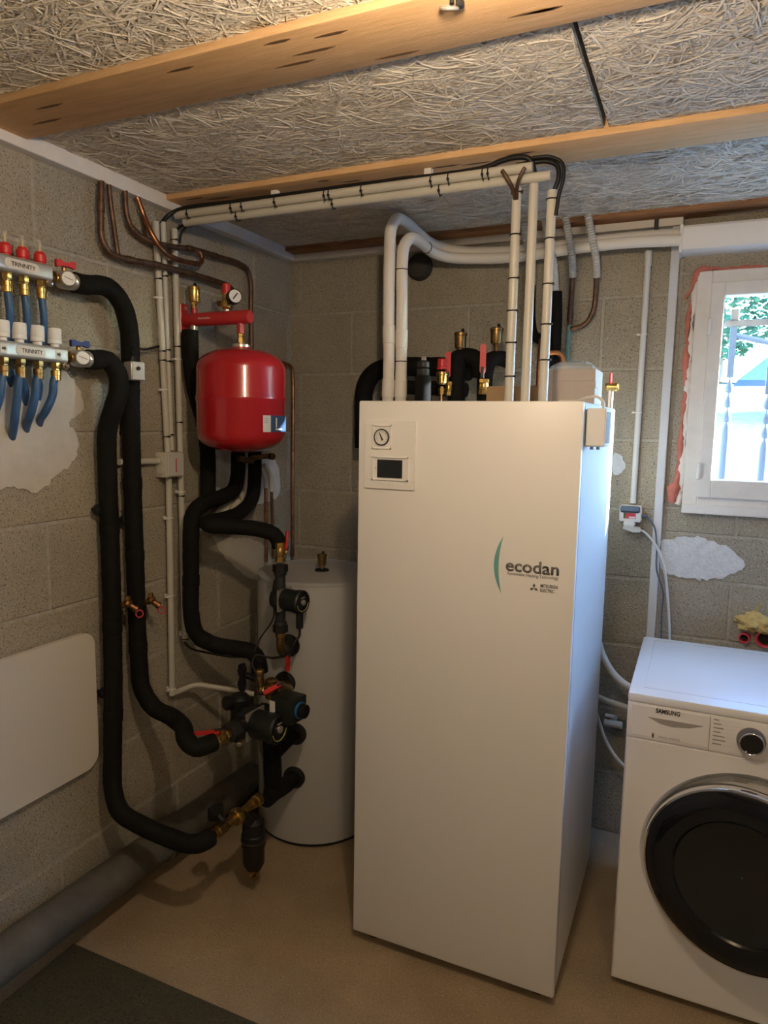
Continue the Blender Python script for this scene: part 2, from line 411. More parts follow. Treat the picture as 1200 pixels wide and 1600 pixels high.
# ceiling: timbers, wood-wool panels and their strands
BEAMS = [(-1.485, -1.315, CEIL-.022, 'timber'), (-.805, -.655, CEIL-.022, 'timber'), (-.10, .0, CEIL-.022, 'timber_dark')]
for y0, y1, zb, m in BEAMS:
    bo = MB().box((.0, y0, zb), (RX, y1, CEIL+.04), .004).build('beam', m, cl)
    if m == 'timber':
        kn = MB(); rnd = random.Random(int(y0*100))
        for k in range(14):
            x = rnd.uniform(.1, 2.0); y = rnd.uniform(y0+.02, y1-.02); L = rnd.uniform(.02, .05)
            kn.prism([(-L, 0), (-L*.3, -.004), (L*.5, -.005), (L, 0), (L*.4, .003), (-L*.4, .003)], (x, y, zb+.0005), X, -Y, .0012)
        kn.build('knot_marks', 'knot', bo)
rng = np.random.default_rng(3)
def strands(x0, x1, y0, y1, dens, parent):
    n = int((x1-x0)*(y1-y0)*dens); S_ = 5
    ang = rng.normal(0, .75, n) + np.where(rng.random(n) < .2, 1.3, 0); L = rng.uniform(.05, .13, n); cv = rng.normal(0, 4, n); w = rng.uniform(.0009, .0019, n)
    px = rng.uniform(x0, x1, n); py = rng.uniform(y0, y1, n); pz = CEIL - rng.uniform(-.001, .006, n); bow = rng.uniform(-.002, .002, n); tilt = rng.uniform(-.45, .45, n)
    t = np.linspace(-.5, .5, S_)[None, :]; s = t*L[:, None]; a = ang[:, None] + cv[:, None]*s
    xx = px[:, None] + np.cumsum(np.cos(a), 1)*(L/S_)[:, None] - np.cos(ang)[:, None]*(L/2)[:, None]
    yy = py[:, None] + np.cumsum(np.sin(a), 1)*(L/S_)[:, None] - np.sin(ang)[:, None]*(L/2)[:, None]
    zz = pz[:, None] + bow[:, None]*(1-4*t*t)
    nx, ny = -np.sin(a)*w[:, None], np.cos(a)*w[:, None]; nz = (np.sin(tilt)*w)[:, None]
    v = np.empty((n, S_, 2, 3))
    v[:, :, 0] = np.stack([xx-nx, yy-ny, zz-nz+0*nx], -1); v[:, :, 1] = np.stack([xx+nx, yy+ny, zz+nz+0*nx], -1)
    v[..., 0] = np.clip(v[..., 0], x0+.002, x1-.002); v[..., 1] = np.clip(v[..., 1], y0+.001, y1-.001)
    base = (np.arange(n)*S_*2)[:, None]; k = np.arange(S_-1)[None, :]*2
    q = np.stack([base+k, base+k+2, base+k+3, base+k+1], -1).reshape(-1, 4)
    me = bpy.data.meshes.new('wood_wool_strands'); me.vertices.add(n*S_*2); me.vertices.foreach_set('co', v.reshape(-1))
    me.loops.add(q.size); me.loops.foreach_set('vertex_index', q.reshape(-1).astype(np.int32)); me.polygons.add(len(q))
    me.polygons.foreach_set('loop_start', np.arange(0, q.size, 4, dtype=np.int32)); me.polygons.foreach_set('loop_total', np.full(len(q), 4, dtype=np.int32))
    me.update(calc_edges=True)
    tone = np.clip(rng.normal(.86, .10, n), .5, .98); c = np.stack([tone, tone*.92, tone*.78, np.ones(n)], -1)
    at_ = me.attributes.new('tone', 'FLOAT_COLOR', 'POINT'); at_.data.foreach_set('color', np.repeat(c, S_*2, 0).reshape(-1).astype(np.float32))
    me.materials.append(M['wood_wool']); o = link('wood_wool_strands', me, parent); o['kind'] = 'stuff'
for (y0, y1, cuts) in ((FY, -1.485, (0, 2.05, RX)), (-1.315, -.805, (0, 1.388, RX)), (-.655, -.10, (0, 2.3, RX))):
    for x0, x1 in zip(cuts, cuts[1:]):
        pn = MB().box((x0+.004, y0, CEIL), (x1-.004, y1, CEIL+.03)).build('panel', 'panel_base', cl)
        xa, xb, ya = max(x0+.004, 0), min(x1-.004, 2.35), max(y0, -2.35)
        if xb > xa: strands(xa, xb, ya, y1, 33000, pn)

tr = struct(MB().box((-.002, FY, 2.215), (.034, -.0005, CEIL-.001), .002).build('trim_1', 'white_paint_wood'))
tr = struct(MB().box((.034, -.034, 2.215), (1.545, .002, 2.25), .002).build('trim_2', 'white_paint_wood'))

# window: frame set in the wall, two casements, glass, hinges, foam squeezed out round it
win = bpy.data.objects.new('window_1', None); COL.objects.link(win); win.location = (WX0, 0, WZ0); win.matrix_world = Matrix.Translation(win.location); struct(win)
def ring_frame(n, x0, x1, z0, z1, w, y0, y1, m, ch=.003, wt=None, wb_=None):
    wt = wt or w; wb_ = wb_ or w
    mb = MB(); mb.box((x0, y0, z0), (x0+w, y1, z1), ch); mb.box((x1-w, y0, z0), (x1, y1, z1), ch)
    mb.box((x0+w-.001, y0, z0), (x1-w+.001, y1, z0+wb_), ch); mb.box((x0+w-.001, y0, z1-wt), (x1-w+.001, y1, z1), ch)
    return mb.build(n, m, win)
ring_frame('frame', WX0, WX1, WZ0, WZ1, .047, -.022, .05, 'white_paint_wood', wb_=.055)
MB().box((WX0-.0, -.034, WZ0-.012), (WX1, .0, WZ0+.02), .003).build('sill_board', 'white_paint_wood', win)
ring_frame('sash', 1.645, 2.27, WZ0+.045, WZ1-.04, .043, -.036, .012, 'white_paint_wood', wb_=.063, wt=.045)
ring_frame('sash', 2.272, 2.745, WZ0+.045, WZ1-.04, .078, -.036, .012, 'white_paint_wood', wb_=.063, wt=.045)
for x0, x1 in ((1.686, 2.229), (2.348, 2.669)):
    MB().box((x0, -.008, 1.368), (x1, -.003, 1.980)).build('glass', 'window_glass', win, 0)
for z in (1.85, 1.37):
    MB().cyl((1.646, -.04, z), (1.646, -.04, z+.055), .007, 10, .002).build('hinge', 'white_plastic', win)
MB().box((WX0-.03, .05, WZ0-.05), (WX1+.03, .30, WZ0+.0), .004).build('outer_sill', 'render_wall', win)
def blob_tube(P, r, name, m, parent, amp=.35, seed=1, step=.012, seg=10):
    rnd = random.Random(seed); Q = smooth_path(P, step); ph = [rnd.uniform(0, 6) for _ in range(4)]
    Q = [p + V((rnd.uniform(-.003, .003), rnd.uniform(-.002, .002), rnd.uniform(-.003, .003))) for p in Q]; n = len(Q)
    fr = lambda t: (r(t) if callable(r) else r)*(1+amp*(math.sin(t*n*.55+ph[0])*.5+math.sin(t*n*.23+ph[1])*.5+rnd.uniform(-.25, .25)))
    return MB().tube(Q, fr, seg).build(name, m, parent, 60)
w2 = bpy.data.objects.new('added_fill_window', None); COL.objects.link(w2); w2.location = (RX, RY0, RZ0); w2.matrix_world = Matrix.Translation(w2.location); struct(w2)  # unseen window, added to bring daylight onto the cabinet side
b = MB()
for y0, y1, z0, z1 in ((RY0, RY0+.06, RZ0, RZ1), (RY1-.06, RY1, RZ0, RZ1), (RY0, RY1, RZ0, RZ0+.07), (RY0, RY1, RZ1-.06, RZ1), ((RY0+RY1)/2-.02, (RY0+RY1)/2+.02, RZ0, RZ1)): b.box((RX-.02, y0, z0), (RX+.05, y1, z1), .003)
b.build('frame', 'white_paint_wood', w2)
for y0, y1 in ((RY0+.05, (RY0+RY1)/2-.015), ((RY0+RY1)/2+.015, RY1-.05)): MB().box((RX+.012, y0, RZ0+.06), (RX+.017, y1, RZ1-.05)).build('glass', 'window_glass', w2, 0)
blob_tube(path((1050, 785, 'y', -.008), (1052, 765, 'y', -.010), (1058, 748, 'y', -.008), (1062, 700, 'y', -.008), (1066, 650, 'y', -.008), (1072, 600, 'y', -.008), (1073, 550, 'y', -.008), (1076, 500, 'y', -.008), (1080, 470, 'y', -.008)), lambda t: .017 if t < .08 else .008, 'foam_bead', 'foam_red', win, .6, 2)
blob_tube(path((1071, 466, 'y', -.01), (1082, 448, 'y', -.012), (1088, 430, 'y', -.01), (1100, 422, 'y', -.008), (1150, 420, 'y', -.008), (1230, 414, 'y', -.008)), lambda t: .011 if t < .3 else .006, 'foam_bead', 'foam_red', win, .6, 5)
blob_tube(path((1060, 790, 'y', -.006), (1066, 740, 'y', -.006), (1072, 660, 'y', -.006), (1078, 560, 'y', -.006), (1083, 480, 'y', -.006), (1090, 440, 'y', -.006)), .009, 'foam_filling', 'foam_white', win, .8, 8)

# ================================================================== HEAT PUMP CABINET
UX0, UX1, UY0, UY1, UZ = .792, 1.387, -.929, -.249, 1.6
hp = thing('heat_pump_cabinet', 'tall white heat pump cabinet standing in the middle of the room', 'heat pump', ((UX0+UX1)/2, (UY0+UY1)/2, 0))
MB().box((UX0+.002, UY0+.022, .036), (UX1-.002, UY1, UZ), .003).build('body', 'appliance_side', hp)
MB().box((UX0, UY0, .034), (UX1, UY0+.0215, UZ), .004).build('front_panel', 'appliance_white', hp)
for x in (UX0+.05, UX1-.05):
    for y in (UY0+.06, UY1-.06):
        MB().lathe([(.016, .036), (.016, .014), (.026, .012), (.026, .002), (.024, 0)], (x, y, 0), Z, 16).build('foot', 'rubber', hp)
MB().box((UX1-.006, UY0+.0216, .05), (UX1-.0005, UY0+.026, UZ-.01)).build('panel_gap', 'grey_ink', hp)
cp = MB().prism(rrect(.147, .183, .004), (.887, UY0, 1.4565), X, Z, .005).build('control_plate', 'appliance_white', hp)
g = .006
def fframe(n, x0, x1, z0, z1, w, y0, y1, m, parent):
    mb = MB(); mb.box((x0, y1, z0), (x0+w, y0, z1)); mb.box((x1-w, y1, z0), (x1, y0, z1)); mb.box((x0, y1, z0), (x1, y0, z0+w)); mb.box((x0, y1, z1-w), (x1, y0, z1))
    return mb.build(n, m, parent, 0)
fy = UY0-.005
fframe('gauge_recess', .836, .892, 1.472, 1.536, .003, fy, fy-.003, 'white_plastic', cp)
MB().lathe([(.0225, 0), (.0225, .004), (.0195, .005), (.0195, .002)], (.864, fy, 1.5035), -Y, 32).build('gauge_bezel', 'black_ink', cp)
MB().lathe([(.0195, 0), (.0195, .003)], (.864, fy, 1.5035), -Y, 32).build('gauge_face', 'label_white', cp)
gn = MB().prism([(-.003, -.009), (.002, -.010), (.001, .014), (-.0005, .014)], (.864, fy-.0031, 1.5035), V((.9, 0, .45)).normalized(), V((-.45, 0, .9)).normalized(), .001)
for k in range(11):
    t = math.radians(-45+27*k); e = V((math.cos(t), 0, math.sin(t))); n_ = V((-math.sin(t), 0, math.cos(t)))
    gn.prism([(.014, -.0005), (.0175, -.0005), (.0175, .0005), (.014, .0005)], (.864, fy-.0031, 1.5035), e, n_, .0006)
gn.build('gauge_needle', 'black_ink', cp, 0)
fframe('display_frame', .836, .942, 1.388, 1.452, .0035, fy, fy-.003, 'white_plastic', cp)
MB().box((.8525, fy-.0035, 1.3955), (.9255, fy+.001, 1.4435), .001).build('display', 'screen', cp)
MB().cyl((.846, fy+.001, 1.42), (.846, fy-.0015, 1.42), .0025, 12).build('indicator', 'grey_plastic', cp)
# printed mark: green arc, lettering, three-lozenge sign
arc = []; c0 = V((1.205, 0, 1.187))
for k in range(25):
    t = -1+2*k/24; arc.append((-.022*(1-t*t)+.002, .0735*t))
for k in range(24, -1, -1):
    t = -1+2*k/24; arc.append((-.0095*(1-t*t)+.002, .0735*t))
MB().prism(arc[::-1], (1.203, UY0-.0002, 1.187), X, Z, .0008).build('arc_mark', 'teal_ink', hp, 0, 'green crescent mark')
text('ecodan', .043, (1.214, UY0, 1.1745), X, Z, 'grey_ink', hp, 'lettering', w=.134, th=.0008, bold=.022)
text('Renewable Heating Technology', .0115, (1.2195, UY0, 1.1635), X, Z, 'grey_ink', hp, 'lettering', w=.128)
text('MITSUBISHI', .0112, (1.304, UY0, 1.1405), X, Z, 'grey_ink', hp, 'lettering', w=.043, bold=.02)
text('ELECTRIC', .0112, (1.304, UY0, 1.1290), X, Z, 'grey_ink', hp, 'lettering', w=.035, bold=.02)
lz = MB()
for a in (90, 210, 330):
    e = V((math.cos(math.radians(a)), 0, math.sin(math.radians(a)))); n_ = V((-e.z, 0, e.x))
    lz.prism([(0, 0), (.006, -.0036), (.012, 0), (.006, .0036)], V((1.288, UY0-.0002, 1.1365)), e, n_, .0008)
lz.build('emblem', 'grey_ink', hp, 0)
# small control box on the cabinet's right flank
cbx = thing('wall_controller_box', 'small white control box fixed high on the cabinet side', 'control box', (1.41, -.85, 1.49))
MB().box((1.388, -.885, 1.492), (1.434, -.80, 1.585), .003).build('casing', 'white_plastic', cbx)
MB().box((1.4342, -.879, 1.50), (1.4362, -.806, 1.577), .001).build('cover', 'clear_plastic', cbx)
for x in (1.40, 1.415): MB().cyl((x, -.855, 1.493), (x, -.855, 1.484), .0045, 10).build('cable_gland', 'grey_plastic', cbx)
MB().tube(smooth_path([V((1.42, -.845, 1.58)), V((1.421, -.845, 1.600)), V((1.405, -.84, 1.614)), V((1.38, -.83, 1.613)), V((1.35, -.80, 1.6055)), V((1.30, -.77, 1.6045))], .006), .0035, 8).build('cable', 'ivory', cbx)

# ================================================================== BUFFER TANK
TX, TY, TR, TH = .356, -.381, .226, .984
tk = thing('buffer_tank', 'grey cylindrical buffer tank in the corner behind the pumps', 'water tank', (TX, TY, 0))
MB().lathe([(TR-.012, 0), (TR-.004, .004), (TR-.004, .013)], (TX, TY, 0), Z, 64).build('base_ring', 'rubber', tk)
MB().lathe([(TR-.003, .013), (TR, .016), (TR, TH-.006), (TR-.003, TH-.001)], (TX, TY, 0), Z, 64).build('shell', 'tank_grey', tk)
MB().lathe([(TR+.002, TH-.012), (TR+.002, TH-.002), (TR-.006, TH+.001), (TR-.014, TH-.003), (TR-.02, TH-.004)], (TX, TY, 0), Z, 64).build('lid', 'tank_lid', tk)
def tank_pt(u, v):
    d = rt*((u-600)/FPX) + upv*((800-v)/FPX) + fw; o = V((CAM.x-TX, CAM.y-TY)); dd = V((d.x, d.y)); a = dd.dot(dd); b = o.dot(dd); c = o.dot(o)-TR*TR
    t = (-b-math.sqrt(b*b-a*c))/a; return CAM+d*t
def outward(p): return V((p.x-TX, p.y-TY, 0)).normalized()
for (u, v) in ((462, 1146), (460, 1214), (446, 1066), (452, 1008)):
    p = tank_pt(u, v); n = outward(p)
    MB().lathe([(.040, -.01), (.040, .008), (.034, .014), (.022, .014)], p, n, 32).build('flange', 'rubber', tk)

# ---- brass air vents (built once, copied)
def air_vent(label, loc, s=1, group='brass automatic air vents', m='brass_old', ref=None):
    t = thing('air_vent', label, 'air vent', loc, group); p = V(loc)
    MB().lathe([(.008*s, -.006*s), (.008*s, .012*s), (.012*s, .012*s), (.012*s, .02*s)], p, Z, 6).build('stem', m, t)
    MB().lathe([(.012*s, .018*s), (.0185*s, .019*s), (.0198*s, .022*s), (.0204*s, .061*s), (.0232*s, .062*s), (.023*s, .07*s), (.019*s, .073*s)], p, Z, 28).build('float_body', m, t)
    MB().lathe([(.0055*s, .071*s), (.0055*s, .082*s), (.0035*s, .085*s)], p + V((.008*s, -.004*s, 0)), Z, 12).build('cap', 'black_plastic', t)
    return t
tv = at(503, 891, 'z', TH)
MB().lathe([(.028, -.004), (.027, .004), (.012, .007)], tv, Z, 24).build('vent_seal', 'rubber', tk)
air_vent('old brass air vent on the lid of the grey tank', tv+Z*.005, .82)

# ================================================================== generic plumbing pieces
def insulated(label, pts, r, group='black insulated pipes', bands=(), m='foam_black', step=.014):
    Q = smooth_path(path(*pts), step); o = MB().tube(Q, r, 16, wob=.025).build('insulated_pipe', m, None, 60)
    tag(o, label, 'pipe', group)
    for t in bands:
        i = int(t*(len(Q)-2)); d = (Q[i+1]-Q[i]).normalized()
        MB().lathe([(r*1.0, -.02), (r*1.06, -.016), (r*1.06, .016), (r*1.0, .02)], Q[i], d, 16).build('tape_band', 'foam_black', o)
    return o, Q
def copper(label, pts, r=.008, m='copper_old', joints=(), group='copper heating pipes', smooth=True, sheath=None):
    P = path(*pts); Q = smooth_path(P, .01) if smooth else fillet(P, .03)
    o = MB().tube(Q, r, 12).build('copper_pipe', m, None, 60); tag(o, label, 'pipe', group)
    for t in joints:
        i = int(t*(len(Q)-2)); d = (Q[i+1]-Q[i]).normalized()
        MB().lathe([(r*1.05, -.014), (r*1.22, -.012), (r*1.22, .012), (r*1.05, .014)], Q[i], d, 12).build('coupling', m, o)
    return o, Q
def lever(parent, base, d, side, L=.075, m='red_plastic', w=.017):
    """flat lever: neck plate then a rubber grip, along d, broad face towards side"""
    base, d, side = V(base), V(d).normalized(), V(side); side = (side-d*side.dot(d)).normalized(); q = d.cross(side)
    MB().obox(base+d*L*.12, L*.36, w*.6, .003, d, q, side, .001).build('lever_neck', 'iron', parent)
    g_ = [(x, y) for x, y in rrect(L*.92, w, w*.42, 5)]
    MB().prism(g_, base+d*L*.56-side*.003, d, q, .007).build('lever_grip', m, parent)
def ball_valve(label, a, b, r, lev=None, m='brass', nuts=True, group='brass ball valves', lm='red_plastic'):
    a, b = V(a), V(b); ax = (b-a); L = ax.length; n = ax.normalized(); t = thing('ball_valve', label, 'valve', (a+b)/2, group)
    MB().lathe([(r*.72, L*.12), (r*.95, L*.3), (r*1.05, L*.5), (r*.95, L*.7), (r*.72, L*.88)], a, ax, 20).build('valve_body', m, t)
    MB().hexa(a, a+n*L*.26, r*1.05).build('union_nut', m, t); MB().hexa(b-n*L*.26, b, r*1.05).build('union_nut', m, t)
    MB().lathe([(r*.8, L*.26), (r*.8, L*.33)], a, ax, 16).build('collar', m, t)
    if lev:
        d, side, LL = lev; s = V(side).normalized(); c = (a+b)/2
        MB().cyl(c+s*r*.7, c+s*(r*1.45), r*.35, 10).build('stem', m, t)
        lever(t, c+s*r*1.5, d, s, LL, lm)
    return t

# ================================================================== LEFT WALL: floor heating manifold
def manifold(label, u_end, zc, y_end, hole):
    t = thing('heating_manifold', label, 'manifold', (.065, y_end, zc), 'stainless floor heating manifolds')
    P = rrect(.042, .04, .008, 4)
    MB().prism(P, (.065, -1.95, zc), -X, Z, y_end+1.95).build('bar', 'steel_brushed', t)
    return t
m1z, m1y = 1.912, -1.300; m2z, m2y = 1.706, -1.262
mf1 = manifold('upper stainless heating manifold with red flow meters', 80, m1z, m1y, 0)
mf2 = manifold('lower stainless heating manifold with white valve caps', 100, m2z, m2y, 0)
bx_ = .0865
for (tt, zc, yc, w) in ((mf1, m1z, -1.39, .085), (mf2, m2z, -1.375, .075)):
    P = rrect(w+.012, .024, .011, 6)
    MB().prism(P, (bx_-.001, yc, zc), Y, Z, .0016).build('name_plate', 'ivory', tt)
    text('TRINNITY', .015, (bx_+.0006, yc-w*.36, zc-.005), Y, Z, 'black_ink', tt, 'lettering', w=w*.8)
MB().prism(rrect(.018, .022, .003), (bx_-.001, -1.452, m2z), Y, Z, .0014).build('marker_plate', 'ivory', mf2)
MB().prism(rrect(.018, .022, .003), (bx_-.001, -1.292, m2z), Y, Z, .0014).build('marker_plate', 'ivory', mf2)
for yy in (-1.452, -1.292):
    MB().prism([(-.005, -.003), (.002, -.003), (.002, -.006), (.006, 0), (.002, .006), (.002, .003), (-.005, .003)], (bx_+.0005, yy, m2z), Y, Z, .0008).build('arrow_mark', 'black_ink', mf2)
def fitting(parent, y, z, dirn, m='brass'):
    d = V((0, 0, dirn)); p = V((.065, y, z))
    MB().lathe([(.0120, -.002), (.0125, 0), (.0125, .014), (.0115, .0155), (.0092, .016), (.0092, .024)], p, d, 6).build('compression_fitting', m, parent)
    MB().lathe([(.0115, .0195), (.0132, .021), (.0132, .033), (.0122, .034), (.0122, .046), (.010, .048)], p, d, 18).build('fitting_nut', m, parent)
U1 = [Lw(u, v, .065).y for u, v in ((-18, 425), (10, 430), (37, 436), (64, 442))]
for y in U1:
    fm = MB().lathe([(.0125, 0), (.0125, .004), (.0155, .005), (.0155, .022), (.012, .026), (.011, .030)], (.065, y, m1z+.02), Z, 14).build('flow_meter', 'red_plastic', mf1)
    MB().lathe([(.0055, .028), (.0055, .054), (.007, .055), (.007, .058), (.003, .06)], (.065, y, m1z+.02), Z, 14).build('sight_tube', 'sight_glass', fm)
    MB().lathe([(.002, .028), (.002, .05)], (.065, y, m1z+.02), Z, 8).build('indicator_rod', 'brass', fm)
    fitting(mf1, y, m1z-.02, -1)
U2 = [Lw(u, v, .065).y for u, v in ((3, 520), (30, 523), (58, 527), (85, 530))]
for y in U2:
    MB().lathe([(.011, 0), (.011, .008), (.0175, .009), (.0175, .018), (.0165, .019), (.0178, .021), (.0178, .046), (.0165, .049), (.004, .05)], (.065, y, m2z+.02), Z, 20).build('valve_cap', 'white_plastic', mf2)
    fitting(mf2, y, m2z-.02, -1, 'brass' if y > U2[2] else 'brass_old')
for tt, yy, zz in ((mf1, m1y-.012, m1z-.03), (mf2, m2y-.008, m2z-.03)):
    MB().lathe([(.006, 0), (.008, .004), (.008, .012), (.004, .016)], (.082, yy, zz+.008), V((.6, .3, -.7)), 10).build('drain_plug', 'chrome', tt)
def blue(label, pts, r=.0093):
    P = path(*pts); o = MB().tube(smooth_path(P, .012), r, 12).build('heating_pipe', 'blue_pipe', None, 60); tag(o, label, 'pipe', 'blue floor heating pipes'); return o
names1 = ['leftmost blue pipe hanging from the upper manifold', 'second blue pipe under the upper manifold', 'rightmost blue pipe under the upper manifold']
ends1 = [(12, 612), (36, 640), (58, 632)]
for k, y in enumerate(U1[1:]):
    e = ends1[k]
    blue(names1[k], (V((.065, y, m1z-.06)), V((.063, y+.006, m1z-.12)), V((.040, y+.016, m1z-.19)), V((.024, y+.012, m2z-.06)), (e[0]+4, e[1]-30, 'x', .016), (e[0], e[1], 'x', -.012)))
names2 = ['leftmost blue pipe below the white valve caps', 'second blue pipe below the white valve caps', 'third blue pipe below the white valve caps', 'rightmost short blue pipe below the white valve caps']
ends2 = [(-14, 660), (17, 688), (39, 676), (60, 667)]
for k, y in enumerate(U2):
    e = ends2[k]
    u0 = (3, 30, 58, 85)[k]
    blue(names2[k], (V((.065, y, m2z-.055)), (u0-1, 596, 'x', .064), (u0-3, 618, 'x', .060), (u0*.45+e[0]*.55, 596*.4+e[1]*.6+4, 'x', .046), (e[0]+3, e[1]-12, 'x', .014), (e[0], e[1], 'x', -.012)), .0105)
def gauge_valve(label, yc, zc, hm, out):
    """ball valve in line with the manifold, thermometer on its face, butterfly handle on top"""
    t = thing('thermometer_valve', label, 'valve', (.068, yc, zc))
    a = V((.066, out[0], zc))
    MB().hexa(a, a+Y*.022, .017).build('union_nut', 'brass_old', t)
    MB().lathe([(.011, .02), (.014, .025), (.011, .04)], a, Y, 16).build('nipple', 'brass', t)
    MB().lathe([(.015, .036), (.0225, .042), (.0235, .05), (.0235, .062), (.021, .066), (.023, .068), (.023, .076), (.021, .078), (.0225, .08), (.0225, .092), (.020, .094)], a, Y, 24).build('valve_body', 'steel', t)
    c = a + Y*.056
    nx = V((.92, -.38, .0)).normalized()
    th = MB().lathe([(.019, .008), (.0195, .03), (.0175, .032)], c, nx, 28).build('thermometer', 'steel', t)
    MB().lathe([(.0172, .0315), (.0172, .0325)], c, nx, 28).build('dial_face', 'label_white', th)
    q = nx.cross(Z).normalized()
    MB().obox(c+nx*.0332, .024, .0012, .0006, q*.9+Z*.3, Z, nx).build('needle', 'black_ink', th)
    MB().cyl(c+Z*.02, c+Z*.036, .006, 10).build('stem', 'brass_old', t)
    bw = [(-.026, -.008), (-.022, -.009), (-.008, -.005), (.008, -.005), (.022, -.009), (.026, -.008), (.026, .009), (.016, .010), (.006, .005), (-.006, .005), (-.016, .010), (-.026, .009)]
    MB().prism(bw, c+Z*.038+V((.006, -.004, 0)), V((.25, .97, 0)), Z, .012).build('butterfly_handle', hm, t)
    return a
ga = gauge_valve('thermometer valve with red butterfly handle', -1.22, m1z-.006, 'red_plastic', (m1y-.002, 0))
gb = gauge_valve('thermometer valve with blue butterfly handle', -1.18, m2z-.002, 'blue_plastic', (m2y-.002, 0))

# two insulated risers down the left wall
pA, QA = insulated('black insulated pipe curving down from the red-handled valve', (ga+Y*.088, ga+Y*.12, (168, 449, 'x', .068), (190, 474, 'x', .068), (201, 512, 'x', .064), (204, 560, 'x', .05), (204, 620, 'x', .042), (206, 720, 'x', .042), (209, 820, 'x', .044), (213, 930, 'x', .046), (217, 1030, 'x', .05), (222, 1075, 'x', .06), (240, 1105, 'x', .10), (268, 1120, 'x', .18), (286, 1136, 'x', .25), (291, 1156, 'x', .30), (306, 1168, 'x', .34), (334, 1160, 'x', .36)), .0275, bands=(.42, .55, .72))
pB, QB = insulated('black insulated pipe running down from the blue-handled valve to floor level', (gb+Y*.088, gb+Y*.105, (168, 563, 'x', .072), (183, 583, 'x', .085), (186, 608, 'x', .09), (177, 640, 'x', .075), (168, 672, 'x', .055), (168, 740, 'x', .045), (171, 820, 'x', .045), (175, 950, 'x', .05), (177, 1080, 'x', .055), (176, 1180, 'x', .06), (177, 1235, 'x', .07), (188, 1268, 'x', .10), (222, 1290, 'x', .18), (265, 1309, 'x', .28), (298, 1319, 'x', .36), (316, 1316, 'x', .392), (329, 1308, 'x', .40)), .0275, bands=(.33, .5, .66))
for u, v, q in ((153, 797, .03), (195, 812, .03), (162, 1083, .032)):
    p = Lw(u+3, v, q); tag(MB().lathe([(.006, -q), (.006, -.012), (.017, -.012), (.0185, -.004), (.016, .002), (.008, .006)], p, X, 20).build('pipe_clip', 'black_plastic'), {153: 'black pipe clip level with the thermostat pipe, leftmost of the upper two', 195: 'black pipe clip just left of the second insulated riser', 162: 'black pipe clip low on the left riser beside the white board'}[u], 'clip')
# strap thermostat on the pipe
tb = thing('pipe_thermostat', 'grey strap-on thermostat box with a black knob', 'thermostat', Lw(208, 598, .08))
p = Lw(209, 580, .086)
MB().obox(p, .042, .055, .045, V((.3, .95, 0)).normalized(), Z, V((.95, -.3, 0)).normalized(), .004).build('casing', 'steel_brushed', tb)
MB().obox(p+V((.022, -.004, 0)), .040, .052, .004, V((.3, .95, 0)).normalized(), Z, V((.95, -.3, 0)).normalized(), .001).build('cover', 'grey_plastic', tb)
MB().cyl(p+V((.023, -.007, .007)), p+V((.030, -.009, .007)), .0055, 14, .001).build('knob', 'black_plastic', tb)
MB().cyl(p+Z*.026+X*-.005, p+Z*.044+X*-.005, .009, 12, .001).build('cable_gland', 'black_plastic', tb)
MB().tube(smooth_path(path(p+Z*.042, (207, 552, 'x', .08), (214, 545, 'x', .06), (228, 546, 'x', .04), (248, 541, 'x', .035)), .008), .004, 8).build('cable', 'black_plastic', tb)

# drain cocks
for u, v, lab in ((200, 943, 'brass drain cock with red loop on the left riser'), (236, 938, 'brass drain cock with red loop on the right riser')):
    t = thing('drain_cock', lab, 'tap', Lw(u, v, .07)); c = Lw(u, v, .075); a = c - Y*.035
    MB().lathe([(.011, 0), (.011, .012), (.008, .012), (.008, .035)], a, Y, 6).build('inlet', 'brass_old', t)
    MB().lathe([(.010, -.012), (.0125, -.008), (.0125, .008), (.010, .012)], c, Y, 16).build('tap_body', 'copper', t)
    MB().lathe([(.0095, .008), (.0095, .020), (.006, .024)], c, Z, 6).build('spindle', 'brass', t)
    e = V((.55, .45, -.55)).normalized()
    MB().lathe([(.009, .004), (.009, .022), (.0115, .022), (.0115, .032), (.006, .034)], c, e, 14).build('outlet_cap', 'copper', t)
    q = c + e*.034
    MB().torus(q+V((.002, .006, -.014)), V((.8, -.45, .2)), .011, .0022, 20, 6).build('retaining_loop', 'red_rubber', t)

# white board on the wall
wbd = MB()
y1_, z0_, z1_ = -1.152, .487, .912
P = rrect(.75, z1_-z0_, .045, 8)
bd = thing('wall_board', 'cream board with rounded corners hung low on the wall', 'board', (.02, y1_-.375, z0_))
MB().prism(P, (.012, y1_-.375, (z0_+z1_)/2), Y, Z, .016).build('panel', 'ivory', bd)
for yy in (y1_-.1, y1_-.6): MB().box((-.001, yy-.02, z0_+.12), (.0125, yy+.02, z1_-.12)).build('batten', 'timber', bd)

# grey drain pipe along the wall near the floor
o = MB().tube([V((.078, -2.3, .165)), V((.078, -1.3, .135)), V((.074, -.42, .105))], .058, 28).build('drain_pipe', 'pvc_grey'); tag(o, 'thick grey drain pipe running along the wall above the floor', 'pipe')
MB().tube([V((.078, -.95, .124)), V((.077, -.85, .121))], .064, 28).build('socket_joint', 'pvc_grey', o)
for yy, zz in ((-2.0, .126), (-1.25, .104), (-.6, .082)): MB().box((-.001, yy-.015, zz-.02), (.026, yy+.015, zz+.02), .002).build('wall_bracket', 'iron', o)

# floor mat
o = MB().box((.06, -2.4, 0), (.80, -1.300, .008), .003).build('floor_mat', 'floor_mat'); tag(o, 'dark olive floor mat in the bottom left corner', 'mat')

